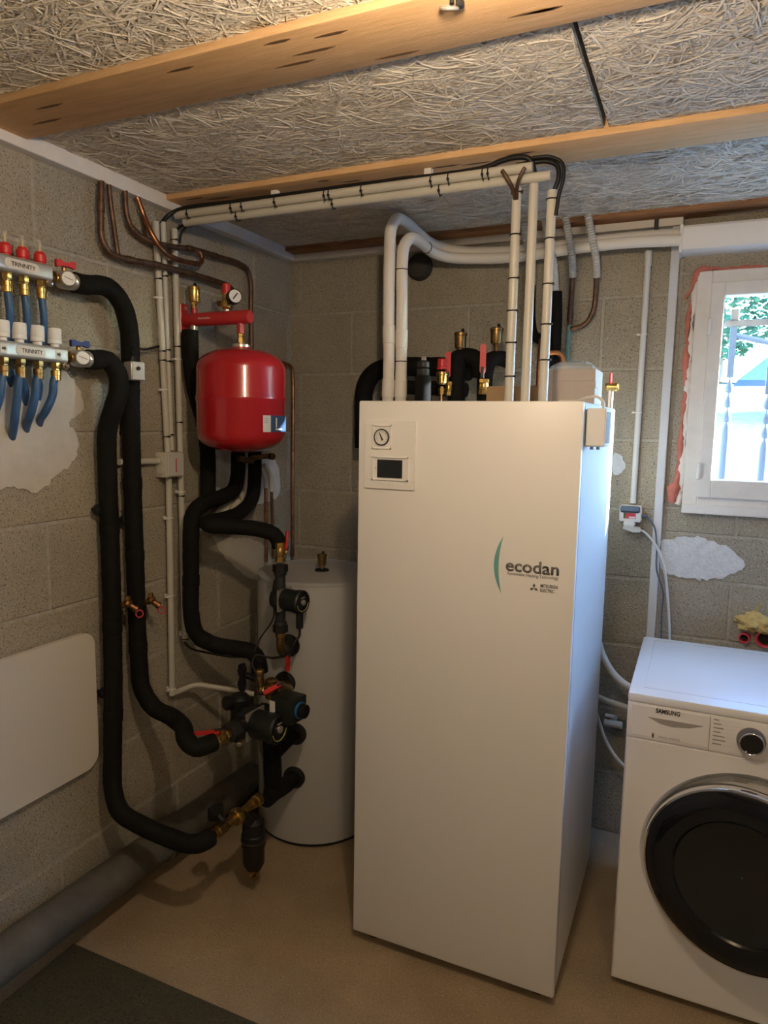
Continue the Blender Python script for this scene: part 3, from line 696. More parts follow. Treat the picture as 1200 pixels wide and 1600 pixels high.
# ---- electrical conduits on the left wall
def conduit(label, pts, r=.0105, m='conduit', ties=(), clips=(), group='grey plastic cable conduits', wall='x'):
    Q = fillet(path(*pts), .03); o = MB().tube(Q, r, 14).build('conduit', m, None, 60); tag(o, label, 'conduit', group)
    A, B_ = Q[0], Q[-1]
    for t in ties:
        c = A.lerp(B_, t); d = (B_-A).normalized(); s_ = basis(d)[0]
        tie = MB().torus(c, d, r+.0012, .0016, 20, 6); tie.obox(c + V((.011, 0, 0)) + V((0, -.004, 0)), .006, .006, .005, X, Y, Z)
        tie.build('cable_tie', 'black_plastic', o)
    for t in clips:
        c = A.lerp(B_, t); n = V((-1, 0, 0)) if wall == 'x' else V((0, 1, 0)); d = (B_-A).normalized(); q = d.cross(n)
        cl_ = MB().torus(c, d, r+.001, .0022, 18, 6); cl_.cyl(c+q*.0+n*(r), c+n*(r+.012), .005, 8); cl_.obox(c-q*(r+.006), .012, .006, .010, q, d, n)
        cl_.build('clip', 'white_plastic', o)
    return o
cx = .0225
conduit('left conduit of the pair dropping beside the insulated pipes', ((243, 346, 'x', cx), (262, 706, 'x', cx)), .0105, ties=(.24, .55, .59, .93), clips=(.32, .72))
conduit('right conduit of the pair, ending just above the junction box', ((254.5, 347, 'x', cx), (268, 703, 'x', cx)), .0085, ties=(.23, .55, .6, .93))
conduit('long single conduit right of the junction box', ((272.5, 358, 'x', cx), (289, 1001, 'x', cx)), .0105, ties=(.025, .27, .45, .63, .995), clips=(.3, .62, .98))
conduit('conduit running down below the junction box', ((263.5, 742, 'x', cx), (269, 1086, 'x', cx)), .0105, clips=(.19, .54, .97))
conduit('short level conduit entering the junction box from the left', ((186, 722, 'x', .018), (252, 720, 'x', .018)), .010)
conduit('bent conduit reaching from the wall to the lower pump', ((271, 1083, 'x', .025), (282, 1079, 'x', .03), (305, 1069, 'x', .055), (345, 1075, 'x', .13), (397, 1084, 'x', .235)), .0095)
jb = thing('junction_box', 'square grey junction box on the conduits', 'box', Lw(266, 748, .02))
p = Lw(266, 726, .03)
MB().box((.0, p.y-.042, p.z-.042), (.05, p.y+.042, p.z+.042), .006).build('casing', 'conduit', jb)
MB().box((.0505, p.y-.038, p.z-.038), (.056, p.y+.038, p.z+.038), .002).build('cover', 'grey_plastic', jb)
MB().box((.0562, p.y-.003, p.z-.024), (.0574, p.y+.001, p.z+.022)).build('red_strip', 'red_rubber', jb)
for dz in (.018, -.018): MB().cyl((.025, p.y-.0415, p.z+dz), (.025, p.y-.047, p.z+dz), .014, 18, .002).build('entry_boss', 'conduit', jb)

# ---- conduits along the joist and their dark cables
hz = 2.196
def hconduit(label, y, z, x0, x1, ties, r=.0125):
    o = MB().tube([V((x0, y, z)), V((x1, y, z))], r, 16).build('conduit', 'conduit', None, 60); tag(o, label, 'conduit', 'grey plastic cable conduits')
    for x in ties: 
        t = MB().torus((x, y, z), X, r+.003, .0017, 20, 6); t.obox((x, y-.014, z-.006), .006, .006, .006, X, Y, Z); t.cyl((x, y-.014, z-.008), (x+.004, y-.014, z-.024), .0012, 6); t.build('cable_tie', 'black_plastic', o)
    return o
hc1 = hconduit('front horizontal conduit under the ceiling joist', -.775, hz+.004, .045, 1.205, (.10, .27, .31, .43, .60, .615, .72, .93, .98, 1.075, 1.09))
hc2 = hconduit('rear horizontal conduit under the ceiling joist', -.762, hz-.018, .07, 1.25, (.28, .62, .95))
for x in (.40, .9): MB().box((x, -.76, hz+.008), (x+.02, -.742, CEIL-.02)).build('hanger', 'white_plastic', hc1)
def cable(label, pts, r=.005, m='black_plastic', group='dark cables in the conduits', cat='cable'):
    o = MB().tube(smooth_path(path(*pts), .01), r, 8).build('cable', m, None, 60); return tag(o, label, cat, group)
cable('dark cable lying along the top of the ceiling conduits', (V((.02, -.815, 2.165)), V((.03, -.80, 2.19)), V((.06, -.782, 2.212)), V((.3, -.778, 2.2145)), V((.7, -.776, 2.2145)), V((1.08, -.776, 2.2145)), V((1.12, -.776, 2.225)), V((1.165, -.776, 2.229)), V((1.195, -.772, 2.222)), V((1.205, -.757, 2.195)), V((1.2045, -.75, 2.17)), V((1.2045, -.75, 2.12))), .007)
cable('dark cable looping over the right hand conduit', (V((1.16, -.765, 2.213)), V((1.20, -.755, 2.218)), V((1.235, -.752, 2.218)), V((1.262, -.75, 2.205)), V((1.268, -.75, 2.175)), V((1.254, -.75, 2.13)), V((1.253, -.75, 2.08))), .0065)
cable('second dark cable bent down beside the right conduit', (V((1.20, -.765, 2.226)), V((1.245, -.762, 2.224)), V((1.277, -.758, 2.205)), V((1.281, -.757, 2.17)), V((1.272, -.757, 2.13)), V((1.266, -.757, 2.08))), .005)
cable('small dark cable hanging between the ceiling conduit ends', (V((1.13, -.794, 2.195)), V((1.143, -.793, 2.176)), V((1.155, -.775, 2.152)), V((1.160, -.75, 2.12))), .0055, 'copper_old')
cable('short brown cable dropping into the left conduit', (V((1.19, -.794, 2.195)), V((1.178, -.793, 2.176)), V((1.166, -.775, 2.152)), V((1.162, -.75, 2.12))), .005, 'copper_old')
cable('black cable from the wall conduit end to the ceiling run', (V((.0225, -.755, 2.11)), V((.024, -.752, 2.155)), V((.04, -.748, 2.172)), V((.075, -.738, 2.180))), .005)
cable('thin black cable curving behind the single conduit', (Lw(281, 380, .03), Lw(283, 366, .03), Lw(290, 355, .04), V((.08, -.735, 2.175))), .0035)
for x, vt, lab, ties in ((1.160, 293, 'left of the three conduits rising from the cabinet', (.02, .21, .41, .56, .71, .87)), (1.2045, 280, 'middle of the three conduits rising from the cabinet, without ties', ()), (1.2525, 303, 'right of the three conduits rising from the cabinet', (.04, .22, .43, .62, .79))):
    zt = at(820, vt, 'y', -.75).z
    o = MB().tube([V((x, -.75, zt)), V((x, -.75, UZ))], .0125, 16).build('conduit', 'conduit', None, 60); tag(o, lab, 'conduit', 'grey plastic cable conduits')
    for t in ties:
        z = zt + (UZ-zt)*t; q = MB().torus((x, -.75, z), Z, .0138, .0018, 20, 6); q.obox((x+.015, -.756, z), .006, .006, .005, X, Y, Z); q.build('cable_tie', 'black_plastic', o)

# ================================================================== copper pipes on the left wall
copper('outer copper pipe bending right towards the safety valve', ((158, 283, 'x', .028), (157.5, 340, 'x', .028), (159, 372, 'x', .028), (170, 393, 'x', .03), (190, 403, 'x', .032), (235, 412, 'x', .045), (285, 424, 'x', .045), (335, 439, 'x', .045), (358, 448, 'x', .05), (366, 458, 'x', .07), (367, 470, 'x', .09)), .0095, joints=(.1, .34, .47))
copper('second short copper pipe joining the outer one', ((170, 288, 'x', .026), (173, 320, 'x', .026), (178, 355, 'x', .027), (184, 397, 'x', .032)), .0075)
copper('third copper pipe that runs on and drops beside the red vessel', ((195, 298, 'x', .026), (197, 330, 'x', .026), (204, 353, 'x', .028), (222, 371, 'x', .03), (245, 380, 'x', .045), (275, 386, 'x', .047), (300, 389, 'x', .045), (340, 401, 'x', .035), (372, 411, 'x', .03), (386, 421, 'x', .03), (391.5, 440, 'x', .03), (392, 480, 'x', .03), (393, 556, 'x', .03)), .0088, joints=(.12, .36, .5))
copper('bright copper pipe looping back under the third pipe', ((214, 308, 'x', .026), (224, 335, 'x', .03), (237, 365, 'x', .05), (254, 391, 'x', .062), (274, 404, 'x', .062), (300, 411, 'x', .06), (312, 412, 'x', .055), (316, 404, 'x', .05), (311, 394, 'x', .047), (300, 389, 'x', .046)), .0085, 'copper')
copper('small copper stub between the ceiling pipes', ((221, 330, 'x', .015), (224, 350, 'x', .015), (227, 372, 'x', .03)), .006)
copper('thin bright copper pipe dropping down the wall corner', ((396, 558, 'x', .03), (420, 561, 'x', .03), (444, 567, 'x', .03), V((.03, -.045, 1.775)), V((.03, -.035, 1.74)), V((.03, -.035, 1.3)), V((.03, -.035, .95))), .0075, 'copper')
copper('left of two copper pipes standing below the red vessel', ((415.5, 756, 'x', .03), (416, 820, 'x', .03), (416, 878, 'x', .03)), .0075, 'copper')
copper('right of two copper pipes standing below the red vessel', ((424, 760, 'x', .022), (426, 820, 'x', .022), (427, 872, 'x', .022)), .0065)
for lab, pts in (('left grey sheath curving over the copper pipe below the vessel', ((402, 728, 'x', .03), (410, 736, 'x', .03), (415, 748, 'x', .03), (416, 762, 'x', .03))), ('right grey sheath curving over the copper pipe below the vessel', ((412, 727, 'x', .022), (420, 738, 'x', .022), (424, 752, 'x', .022), (424.5, 768, 'x', .022)))):
    tag(MB().tube(smooth_path(path(*pts), .004), .0105, 12, ribs=.05).build('pipe_sheath', 'grey_plastic'), lab, 'pipe sheath')
tag(MB().tube(smooth_path(path((383, 735, 'x', .012), (384, 765, 'x', .012), (382, 800, 'x', .012)), .01), .012, 12).build('pipe_sheath', 'white_plastic'), 'white sleeve between the two black pipes under the vessel', 'pipe sheath')

# ================================================================== RED VESSEL AND ITS BRACKET
VX, VY, VR = .241, -.700, .1455
vs = thing('expansion_vessel', 'glossy red expansion vessel hanging on the left wall', 'expansion vessel', (VX, VY, 1.44))
z0, z1 = 1.437, 1.786
def vessel_prof():
    p = []
    for k in range(9):
        t = math.pi/2*k/8; p.append((VR*math.sin(t)**.8, z0+.062*(1-math.cos(t))))
    p += [(VR+.0005, 1.60), (VR+.0035, 1.612), (VR+.0035, 1.617), (VR+.0005, 1.627)]
    for k in range(9):
        t = math.pi/2*k/8; p.append((max(.03, VR*math.cos(t)**.8), z1-.075+.068*math.sin(t)))
    p.append((.028, z1)); return p
MB().lathe([(r, h-z0) for r, h in vessel_prof()], (VX, VY, z0), Z, 56).build('shell', 'red_paint', vs, 40)
MB().lathe([(.030, 0), (.030, .008), (.026, .010)], (VX, VY, z1-.004), Z, 28).build('neck_ring', 'steel', vs)
def wrap(name, a0, a1, zz0, zz1, m, r, slant=0.0, parent=vs):
    v = []; n = 12
    for i in range(n+1):
        for top in (0, 1):
            a = math.radians(a0+(a1-a0)*i/n) ; 
            if slant and i == 0: pass
            s = slant*(top-.5)*(1-i/n if slant else 0)
            a += math.radians(s); z = zz1 if top else zz0
            for rr in (r, r+.0006): v.append((VX+rr*math.cos(a), VY+rr*math.sin(a), z))
    f = []
    for i in range(n):
        b = i*4; f += [(b, b+4, b+6, b+2), (b+1, b+3, b+7, b+5), (b+2, b+6, b+7, b+3), (b, b+1, b+5, b+4)]
    f += [(0, 2, 3, 1), (n*4, n*4+1, n*4+3, n*4+2)]
    return MB().add(v, f).build(name, m, parent)
st = wrap('sticker', -27, 32, 1.507, 1.560, 'navy_ink', VR+.0006)
wrap('sticker_panel', -27, -15.5, 1.507, 1.560, 'label_white', VR+.0013)
wrap('sticker_letter', -6.5, -4, 1.522, 1.553, 'label_white', VR+.0013); wrap('sticker_letter', -7, 8, 1.514, 1.5185, 'label_white', VR+.0013)
for z in (1.549, 1.543, 1.537): wrap('sticker_print', -25.5, -19, z-.0012, z+.0008, 'mid_ink', VR+.002)
for z in (): pass
# red bracket bar with stubs
br = thing('vessel_bracket', 'red pipe bracket holding the vessel out from the wall', 'bracket', (.0, VY, 1.84))
BZ = 1.879
MB().lathe([(.021, 0), (.0225, .002), (.0225, .262), (.019, .268)], (.012, VY, BZ), X, 28).build('bar', 'red_metal', br)
MB().box((.0, VY-.022, BZ-.055), (.012, VY+.022, BZ+.055), .003).build('wall_plate', 'red_metal', br)
for dz in (.04, -.04): MB().cyl((.012, VY, BZ+dz), (.018, VY, BZ+dz), .006, 6).build('bolt', 'steel', br)
MB().cyl((VX, VY, BZ-.018), (VX, VY, BZ-.052), .0125, 18).build('lower_stub', 'red_metal', br)
MB().cyl((.052, VY, BZ+.015), (.052, VY, BZ+.038), .0105, 16).build('upper_stub', 'red_metal', br)
MB().cyl((.050, VY, BZ-.018), (.050, VY, BZ-.035), .0125, 16).build('inlet_stub', 'steel', br)
text('thermador', .011, (.085, VY-.0226, BZ-.003), X, Z, 'ivory', br, 'lettering', w=.052, th=.0006)
nk = thing('vessel_coupling', 'brass coupling between red bracket and vessel', 'coupling', (VX, VY, z1))
MB().hexa((VX, VY, BZ-.050), (VX, VY, BZ-.064), .011).build('upper_nut', 'brass', nk)
MB().lathe([(.009, 0), (.009, .006), (.0125, .006), (.0125, .016), (.009, .016), (.009, .022)], (VX, VY, BZ-.086), Z, 6).build('check_valve', 'brass', nk)
MB().cyl((VX, VY, z1+.004), (VX, VY, BZ-.084), .0105, 16).build('nipple', 'steel', nk)
air_vent('brass air vent above the red bracket near the wall', (.052, VY, BZ+.040), .95, m='brass')
sv = thing('safety_valve', 'brass safety valve with red cap on the red bracket', 'valve', (.185, VY, BZ+.02))
MB().cyl((.185, VY, BZ+.018), (.185, VY, BZ+.032), .009, 14).build('stem', 'steel', sv)
MB().lathe([(.010, .028), (.0165, .034), (.0165, .055), (.013, .06), (.0145, .062), (.0145, .078)], (.185, VY, BZ), Z, 8).build('valve_body', 'brass', sv)
MB().lathe([(.0155, .077), (.0155, .084), (.0135, .086), (.0135, .108), (.010, .111)], (.185, VY, BZ), Z, 12).build('cap', 'red_plastic', sv)
MB().cyl((.185, VY, BZ+.048), (.15, VY, BZ+.048), .0095, 10, .002).build('side_port', 'brass_old', sv)
pg = thing('pressure_gauge', 'round black pressure gauge on the red bracket', 'gauge', (.215, VY, BZ+.03))
ga_ = V((.75, -.55, .05)).normalized(); c = V((.218, VY-.010, BZ+.062))
MB().cyl((.185, VY, BZ+.05), c, .006, 10).build('stem', 'brass', pg)
MB().lathe([(.021, 0), (.0235, .004), (.0235, .030), (.021, .032), (.021, .029)], c-ga_*.004, ga_, 28).build('casing', 'black_plastic', pg)
MB().lathe([(.0208, .0285), (.0208, .0295)], c-ga_*.004, ga_, 28).build('dial_face', 'label_white', pg)
q = ga_.cross(Z).normalized(); MB().obox(c+ga_*.0265, .004, .024, .001, (q*.8+Z*.6).normalized(), (Z*.8-q*.6).normalized(), ga_).build('needle', 'black_ink', pg)

# insulated runs round the vessel
insulated('black insulated pipe falling from the bracket behind the vessel', ((297, 516, 'x', .050), (298, 560, 'x', .050), (305, 610, 'x', .050), (318, 660, 'x', .05), (324, 700, 'x', .05), (325, 745, 'x', .052), (325, 788, 'x', .06)), .0275)
insulated('black insulated pipe that swings left and down to the lower pump', ((372, 690, 'x', .06), (371.5, 740, 'x', .06), (366, 764, 'x', .065), (345, 777, 'x', .08), (318, 787, 'x', .09), (302, 803, 'x', .09), (298.5, 835, 'x', .09), (298.5, 900, 'x', .09), (299, 960, 'x', .095), (307, 990, 'x', .11), (332, 1006, 'x', .15), (370, 1013, 'x', .22), (394, 1019, 'x', .275), (404, 1032, 'x', .30), (406, 1050, 'x', .305)), .0275, bands=(.62, .8))
oC = insulated('black insulated pipe folding back to the upper pump', ((398, 690, 'x', .058), (398, 745, 'x', .058), (394, 778, 'x', .062), (376, 800, 'x', .08), (345, 812, 'x', .11), (324, 817, 'x', .15), (330, 821, 'x', .185), (365, 823, 'x', .23), (405, 827, 'x', .295), (428, 835, 'x', .335), (436, 848, 'x', .35), (437, 856, 'x', .352)), .0265)
# fittings glimpsed under the vessel and the tangle of wire behind
t = thing('copper_elbow', 'old copper elbow fitting just under the red vessel', 'fitting', Lw(425, 713, .12))
MB().tube(smooth_path(path((392, 716, 'x', .08), (405, 714, 'x', .09), (418, 713, 'x', .11)), .006), .010, 12).build('elbow_body', 'copper_old', t)
c = Lw(421, 713, .115); MB().cyl(c, c+V((.022, -.004, 0)), .0135, 8, .002).build('end_nut', 'copper_old', t)
t = thing('copper_elbow', 'small red-brown fitting between the black pipes under the vessel', 'fitting', Lw(395, 719, .12))
MB().tube(smooth_path(path((372, 716, 'x', .10), (386, 719, 'x', .11), (396, 719, 'x', .125)), .006), .0115, 12).build('elbow_body', 'copper_old', t)
bag = thing('label_wire_bundle', 'bundle of pale cable with yellow-green wire behind the pipes', 'cable', Lw(360, 790, .03))
MB().tube(smooth_path(path((338, 805, 'x', .02), (352, 795, 'x', .03), (368, 785, 'x', .03), (378, 770, 'x', .025)), .008), lambda t: .012+.016*math.sin(t*3.1), 14).build('wrapping', 'ivory', bag)
MB().tube(smooth_path(path((352, 806, 'x', .06), (362, 788, 'x', .062), (371, 774, 'x', .06), (376, 780, 'x', .055), (370, 794, 'x', .055), (380, 790, 'x', .04)), .006), .0025, 8).build('earth_wire', 'yellow_green', bag)

# ================================================================== UPPER PUMP GROUP
P1 = at(438, 930, 'y', -.685); ax1, ay1 = P1.x, P1.y
def zat(v, u=438): return at(u, v, 'y', ay1).z
ball_valve('brass ball valve above the upper pump', (ax1, ay1, zat(878)), (ax1, ay1, zat(848)), .0165, ((0, .15, 1), V((.7, .7, 0)), .07))
def pump(name, label, c, axis, flow, s=1.0, ring='yellow_green', reach=.058):
    t = thing(name, label, 'pump', V(c)-flow*.07*s, 'dark circulation pumps'); c = V(c); axis = V(axis).normalized(); flow = V(flow).normalized()
    MB().lathe([(.026*s, -.028*s), (.036*s, -.020*s), (.040*s, 0), (.040*s, .012*s), (.036*s, .018*s)], c, axis, 28).build('volute', 'pump_green', t)
    pt = MB(); pt.lathe([(.018*s, -reach-.008), (.018*s, -.05*s), (.021*s, -.03*s), (.021*s, .03*s), (.018*s, .05*s), (.018*s, reach+.008)], c, flow, 20); pt.build('flow_tube', 'iron', t)
    for sg in (-1, 1):
        a = c+flow*sg*reach; MB().hexa(a, a+flow*sg*.026*s, .0265*s).build('union_nut', 'black_plastic', t); MB().lathe([(.021*s, 0), (.023*s, .006), (.023*s, .012), (.018*s, .016)], a-flow*sg*.012, flow*sg, 16).build('union_collar', 'iron', t)
    MB().lathe([(.053*s, .016*s), (.053*s, .021*s)], c, axis, 4, ref=(Z+axis.cross(Z)*1.0)).build('motor_flange', 'steel', t)
    MB().lathe([(.036*s, .020*s), (.038*s, .024*s), (.038*s, .074*s), (.041*s, .076*s), (.041*s, .094*s), (.037*s, .099*s), (.034*s, .097*s)], c, axis, 32).build('motor_head', 'pump_green', t)
    f = c+axis*.0975*s
    MB().lathe([(.033*s, -.006*s), (.033*s, .0006)], f, axis, 32).build('control_face', 'screen', t)
    x, y, _ = basis(axis)
    MB().torus(f+axis*.0005, axis, .030*s, .0016*s, 24, 6, math.pi+.2, math.pi*2-.2).build('scale_ring', ring, t)
    MB().lathe([(.010*s, 0), (.010*s, .005*s), (.007*s, .007*s)], f, axis, 18).build('knob', 'steel', t)
    MB().obox(f+axis*.001+Z*.016*s, .02*s, .004*s, .001, axis.cross(Z).normalized(), Z, axis).build('face_print', 'mid_ink', t)
    return t
pump('circulation_pump', 'upper dark circulation pump in front of the tank', (ax1, ay1, zat(935)), (1, -.12, .0), Z, .98, reach=.092)
t = thing('pipe_coupling', 'brass elbow under the upper pump turning into the tank', 'fitting', (ax1, ay1, zat(1000)))
e0 = V((ax1, ay1, zat(985))); zc = zat(1010)
MB().hexa(e0, e0-Z*.022, .017).build('nut', 'brass_old', t)
tp = tank_pt(452, 1008); no = outward(tp)
MB().tube(fillet([e0-Z*.015, V((ax1, ay1, tp.z)), tp+no*.01], .03), .0145, 16).build('elbow', 'brass_old', t)
t2 = ball_valve('lower valve of the upper pump with hanging red lever', V((ax1, ay1, tp.z)).lerp(tp, .18), V((ax1, ay1, tp.z)).lerp(tp, .62), .020, ((0, -.1, -1), V((.95, -.3, 0)), .07), m='iron')
# pump cable
cable('black flex from the upper pump dropping to the lower one', (V((ax1+.085, ay1-.015, zat(968))), V((ax1+.085, ay1-.015, zat(985))), at(463, 1000, 'y', -.73), at(452, 1020, 'y', -.74), at(425, 1028, 'y', -.74), at(400, 1024, 'y', -.76), at(394, 1035, 'y', -.78), at(403, 1060, 'y', -.80), at(404, 1085, 'y', -.80)), .004, group='black pump cables')
MB_ = MB(); MB_.cyl((ax1+.085, ay1-.015, zat(950)), (ax1+.085, ay1-.015, zat(975)), .012, 12, .002); tag(MB_.build('cable_connector', 'black_plastic'), 'black plug under the upper pump head', 'plug')
cable('thin black wire behind the pump flow pipe', (V((ax1-.01, ay1-.02, zat(905))), at(426, 925, 'y', -.70), at(427, 965, 'y', -.70), at(405, 1000, 'y', -.72), at(398, 1018, 'y', -.74)), .0025, group='black pump cables')
cable('black cable hugging the insulated bend below the single conduit', (Lw(288, 1003, .03), Lw(296, 1012, .05), at(325, 1020, 'x', .13), at(360, 1026, 'x', .20), at(392, 1026, 'x', .265)), .004, group='black pump cables')

# ================================================================== LOWER PUMP AND MIXING GROUP
V2 = at(406, 1065, 'y', -.79)
ball_valve('brass check valve standing on the mixing group', (V2.x, V2.y, at(406, 1082, 'y', -.79).z), (V2.x, V2.y, at(406, 1046, 'y', -.79).z), .014, None, m='brass_old')
pc = at(390, 1126, 'x', .36)
pump('circulation_pump', 'lower dark circulation pump with round face', pc+V((0, 0, -.004)), (1, -.05, .0), Y, 1.22, reach=.066)
aP = at(336, 1159, 'x', .36); 
ball_valve('brass ball valve where the insulated pipe meets the lower pump', aP.lerp(pc, .0), aP.lerp(pc, .34), .0185, ((-.55, -.75, .12), V((.1, .1, 1)), .085))
t = thing('pump_union', 'black cast union between brass valve and lower pump', 'fitting', aP.lerp(pc, .6)); q0, q1 = aP.lerp(pc, .36), aP.lerp(pc, .9)
MB().hexa(q0, q0.lerp(q1, .42), .030).build('nut', 'iron', t); MB().lathe([(.022, 0), (.028, .02), (.028, (q1-q0).length*.6)], q0.lerp(q1, .35), q1-q0, 20).build('body', 'black_plastic', t)
# black return body with its shut-off knob, left of the pump
t = thing('check_valve', 'black valve body left of the lower pump', 'valve', at(375, 1150, 'y', -.80))
c = at(374, 1108, 'y', -.79)
MB().lathe([(.020, -.10), (.034, -.085), (.036, -.05), (.030, -.03), (.030, .0), (.036, .01), (.036, .04), (.026, .052), (.018, .055)], c, Z, 24).build('body', 'black_plastic', t)
MB().lathe([(.022, .0), (.024, .004), (.024, .028), (.020, .032)], c+Z*.03+V((-.01, -.02, 0)), V((-.4, -.9, .1)), 18).build('side_cap', 'black_plastic', t)
MB().lathe([(.010, -.135), (.010, -.10)], c, Z, 12).build('drain_stub', 'brass_old', t); MB().hexa(c-Z*.128, c-Z*.115, .013).build('stub_nut', 'steel', t)
t = thing('shut_off_handle', 'black winged handle left of the brass check valve', 'handle', at(385, 1056, 'y', -.76))
c = at(384, 1055, 'y', -.76)
MB().prism([(-.010, -.045), (.004, -.050), (.010, -.03), (.006, 0), (.012, .03), (.004, .048), (-.010, .044), (-.014, .02), (-.006, 0), (-.014, -.02)], c-Y*.01, X, Z, .018).build('wing', 'black_plastic', t)
MB().cyl(c, c+V((.045, .01, -.012)), .011, 12).build('stem', 'black_plastic', t)
# mixing valve: brass body, motor box, blue knob
mx = at(424, 1076, 'y', -.775)
t = thing('mixing_valve', 'brass mixing valve body behind the motor box', 'valve', mx)
MB().lathe([(.016, -.034), (.021, -.03), (.021, -.015), (.025, -.01), (.025, .01), (.021, .015), (.021, .03), (.016, .034)], mx, Z, 18).build('body', 'brass_old', t)
MB().hexa(mx-V((.045, 0, .01)), mx-V((.02, 0, .005)), .020).build('left_nut', 'brass', t)
tp2 = tank_pt(446, 1066); n2 = outward(tp2)
MB().tube(fillet([mx+V((.0, .01, .012)), V((mx.x+.005, tp2.y-.06, tp2.z)), tp2+n2*.01], .03), .017, 16).build('tank_branch', 'brass_old', t)
lever(t, at(442, 1066, 'y', -.80), at(416, 1080, 'y', -.83)-at(442, 1066, 'y', -.80), V((.2, -.8, .6)), .07, w=.015)
ac = thing('valve_actuator', 'dark motor box with blue knob on the mixing valve', 'actuator', at(455, 1120, 'y', -.77))
a0 = at(434, 1100, 'y', -.78)
axx = V((1, -.12, 0)).normalized(); ayy = V((.12, 1, 0)).normalized()
MB().obox(a0+axx*.045, .088, .082, .082, axx, ayy, Z, .006).build('casing', 'pump_green', ac)
MB().obox(a0+axx*.012-ayy*.0415, .022, .0012, .055, axx, ayy, Z).build('rating_label', 'label_white', ac)
MB().lathe([(.026, 0), (.027, .003), (.027, .008)], a0+axx*.089, axx, 28).build('blue_collar', 'blue_knob', ac)
MB().lathe([(.0235, .008), (.024, .011), (.0225, .026), (.018, .028)], a0+axx*.089, axx, 20).build('knob', 'black_plastic', ac)
# vertical black manifold and tank branches
f1, f2 = tank_pt(462, 1146), tank_pt(460, 1214); n1, n2 = outward(f1), outward(f2)
cA = at(424, 1150, 'y', -.775); cB = at(427, 1236, 'y', -.745)
tag(MB().tube(smooth_path([V((cA.x, cA.y, cA.z+.06)), cA, V((cB.x, cB.y, cB.z+.02)), cB-Z*.0], .012), .030, 18, wob=.02).build('insulated_pipe', 'foam_black', None, 60), 'thick black insulated upright below the motor box', 'pipe', 'black insulated pipes')
tag(MB().tube([f1+n1*.01, V((cA.x+.01, cA.y, f1.z))], .021, 18).build('insulated_pipe', 'foam_black', None, 60), 'upper short black stub into the grey tank', 'pipe', 'black insulated pipes')
tag(MB().tube(smooth_path([f2+n2*.008, V((f2.x, f2.y-.08, f2.z)), at(428, 1238, 'y', -.745), at(415, 1249, 'y', -.80)], .012), .029, 18).build('insulated_pipe', 'foam_black', None, 60), 'lowest black stub from the grey tank towards the dirt separator', 'pipe', 'black insulated pipes')
cable('grey flex hanging down below the lower pump head', (at(402, 1150, 'y', -.83), at(405, 1170, 'y', -.83), at(408, 1205, 'y', -.82), at(408, 1240, 'y', -.80)), .0085, 'rubber_grey', 'black pump cables')
# separator group: brass run, black pot
r0, r1 = at(405, 1248, 'x', .40), QB[-1]
t = thing('brass_pipe_run', 'brass fittings joining insulated pipe, dirt separator and tank branch', 'fitting', (r0+r1)/2)
ax = (r1-r0); L = ax.length
MB().lathe([(.020, 0), (.020, .022), (.016, .024), (.016, .045), (.0135, .046), (.0135, L*.40)], r0, ax, 16).build('upper_section', 'brass', t)
MB().lathe([(.026, 0), (.027, .004), (.027, .02), (.024, .026)], r0.lerp(r1, .44), ax, 8).build('union_nut', 'brass', t)
MB().lathe([(.0145, 0), (.0145, L*.4)], r0.lerp(r1, .55), ax, 16).build('lower_section', 'brass', t)
MB().hexa(r0.lerp(r1, .72), r0.lerp(r1, .88), .019).build('lower_nut', 'brass_old', t)
hb = r0.lerp(r1, .70)
MB().cyl(hb, hb+V((-.03, -.005, .03)), .012, 12).build('valve_stem', 'black_plastic', t); MB().obox(hb+V((-.035, -.005, .036)), .03, .05, .045, X, Y, Z, .008).build('valve_handle', 'black_plastic', t)
ds = thing('dirt_separator', 'black dirt separator pot with brass drain at its foot', 'separator', at(397, 1376, 'y', -.885))
pj = r0.lerp(r1, .42); c = at(396, 1300, 'y', -.885)
MB().tube([pj, c+Z*.02+(pj-c)*.2], .017, 14).build('connector', 'black_plastic', ds)
zt, zb_ = at(394, 1277, 'y', -.885).z, at(397, 1358, 'y', -.885).z; h = zt-zb_
MB().lathe([(.020, 0), (.024, -.004), (.035, -.012), (.036, -h*.28), (.039, -h*.30), (.039, -h*.52), (.035, -h*.56), (.035, -h*.86), (.026, -h*.97), (.014, -h)], (c.x, c.y, zt), Z, 32).build('pot', 'black_plastic', ds)
MB().torus((c.x, c.y, zt-h*.41), Z, .0385, .003, 36, 8).build('clamp_ring', 'iron', ds)
MB().lathe([(.009, 0), (.009, -.012), (.013, -.012), (.013, -.022), (.009, -.024)], (c.x, c.y, zb_), Z, 12).build('drain_valve', 'brass', ds)
MB().cyl((c.x, c.y, zb_-.018), (c.x+.014, c.y-.012, zb_-.022), .009, 12).build('drain_cap', 'brass_old', ds)

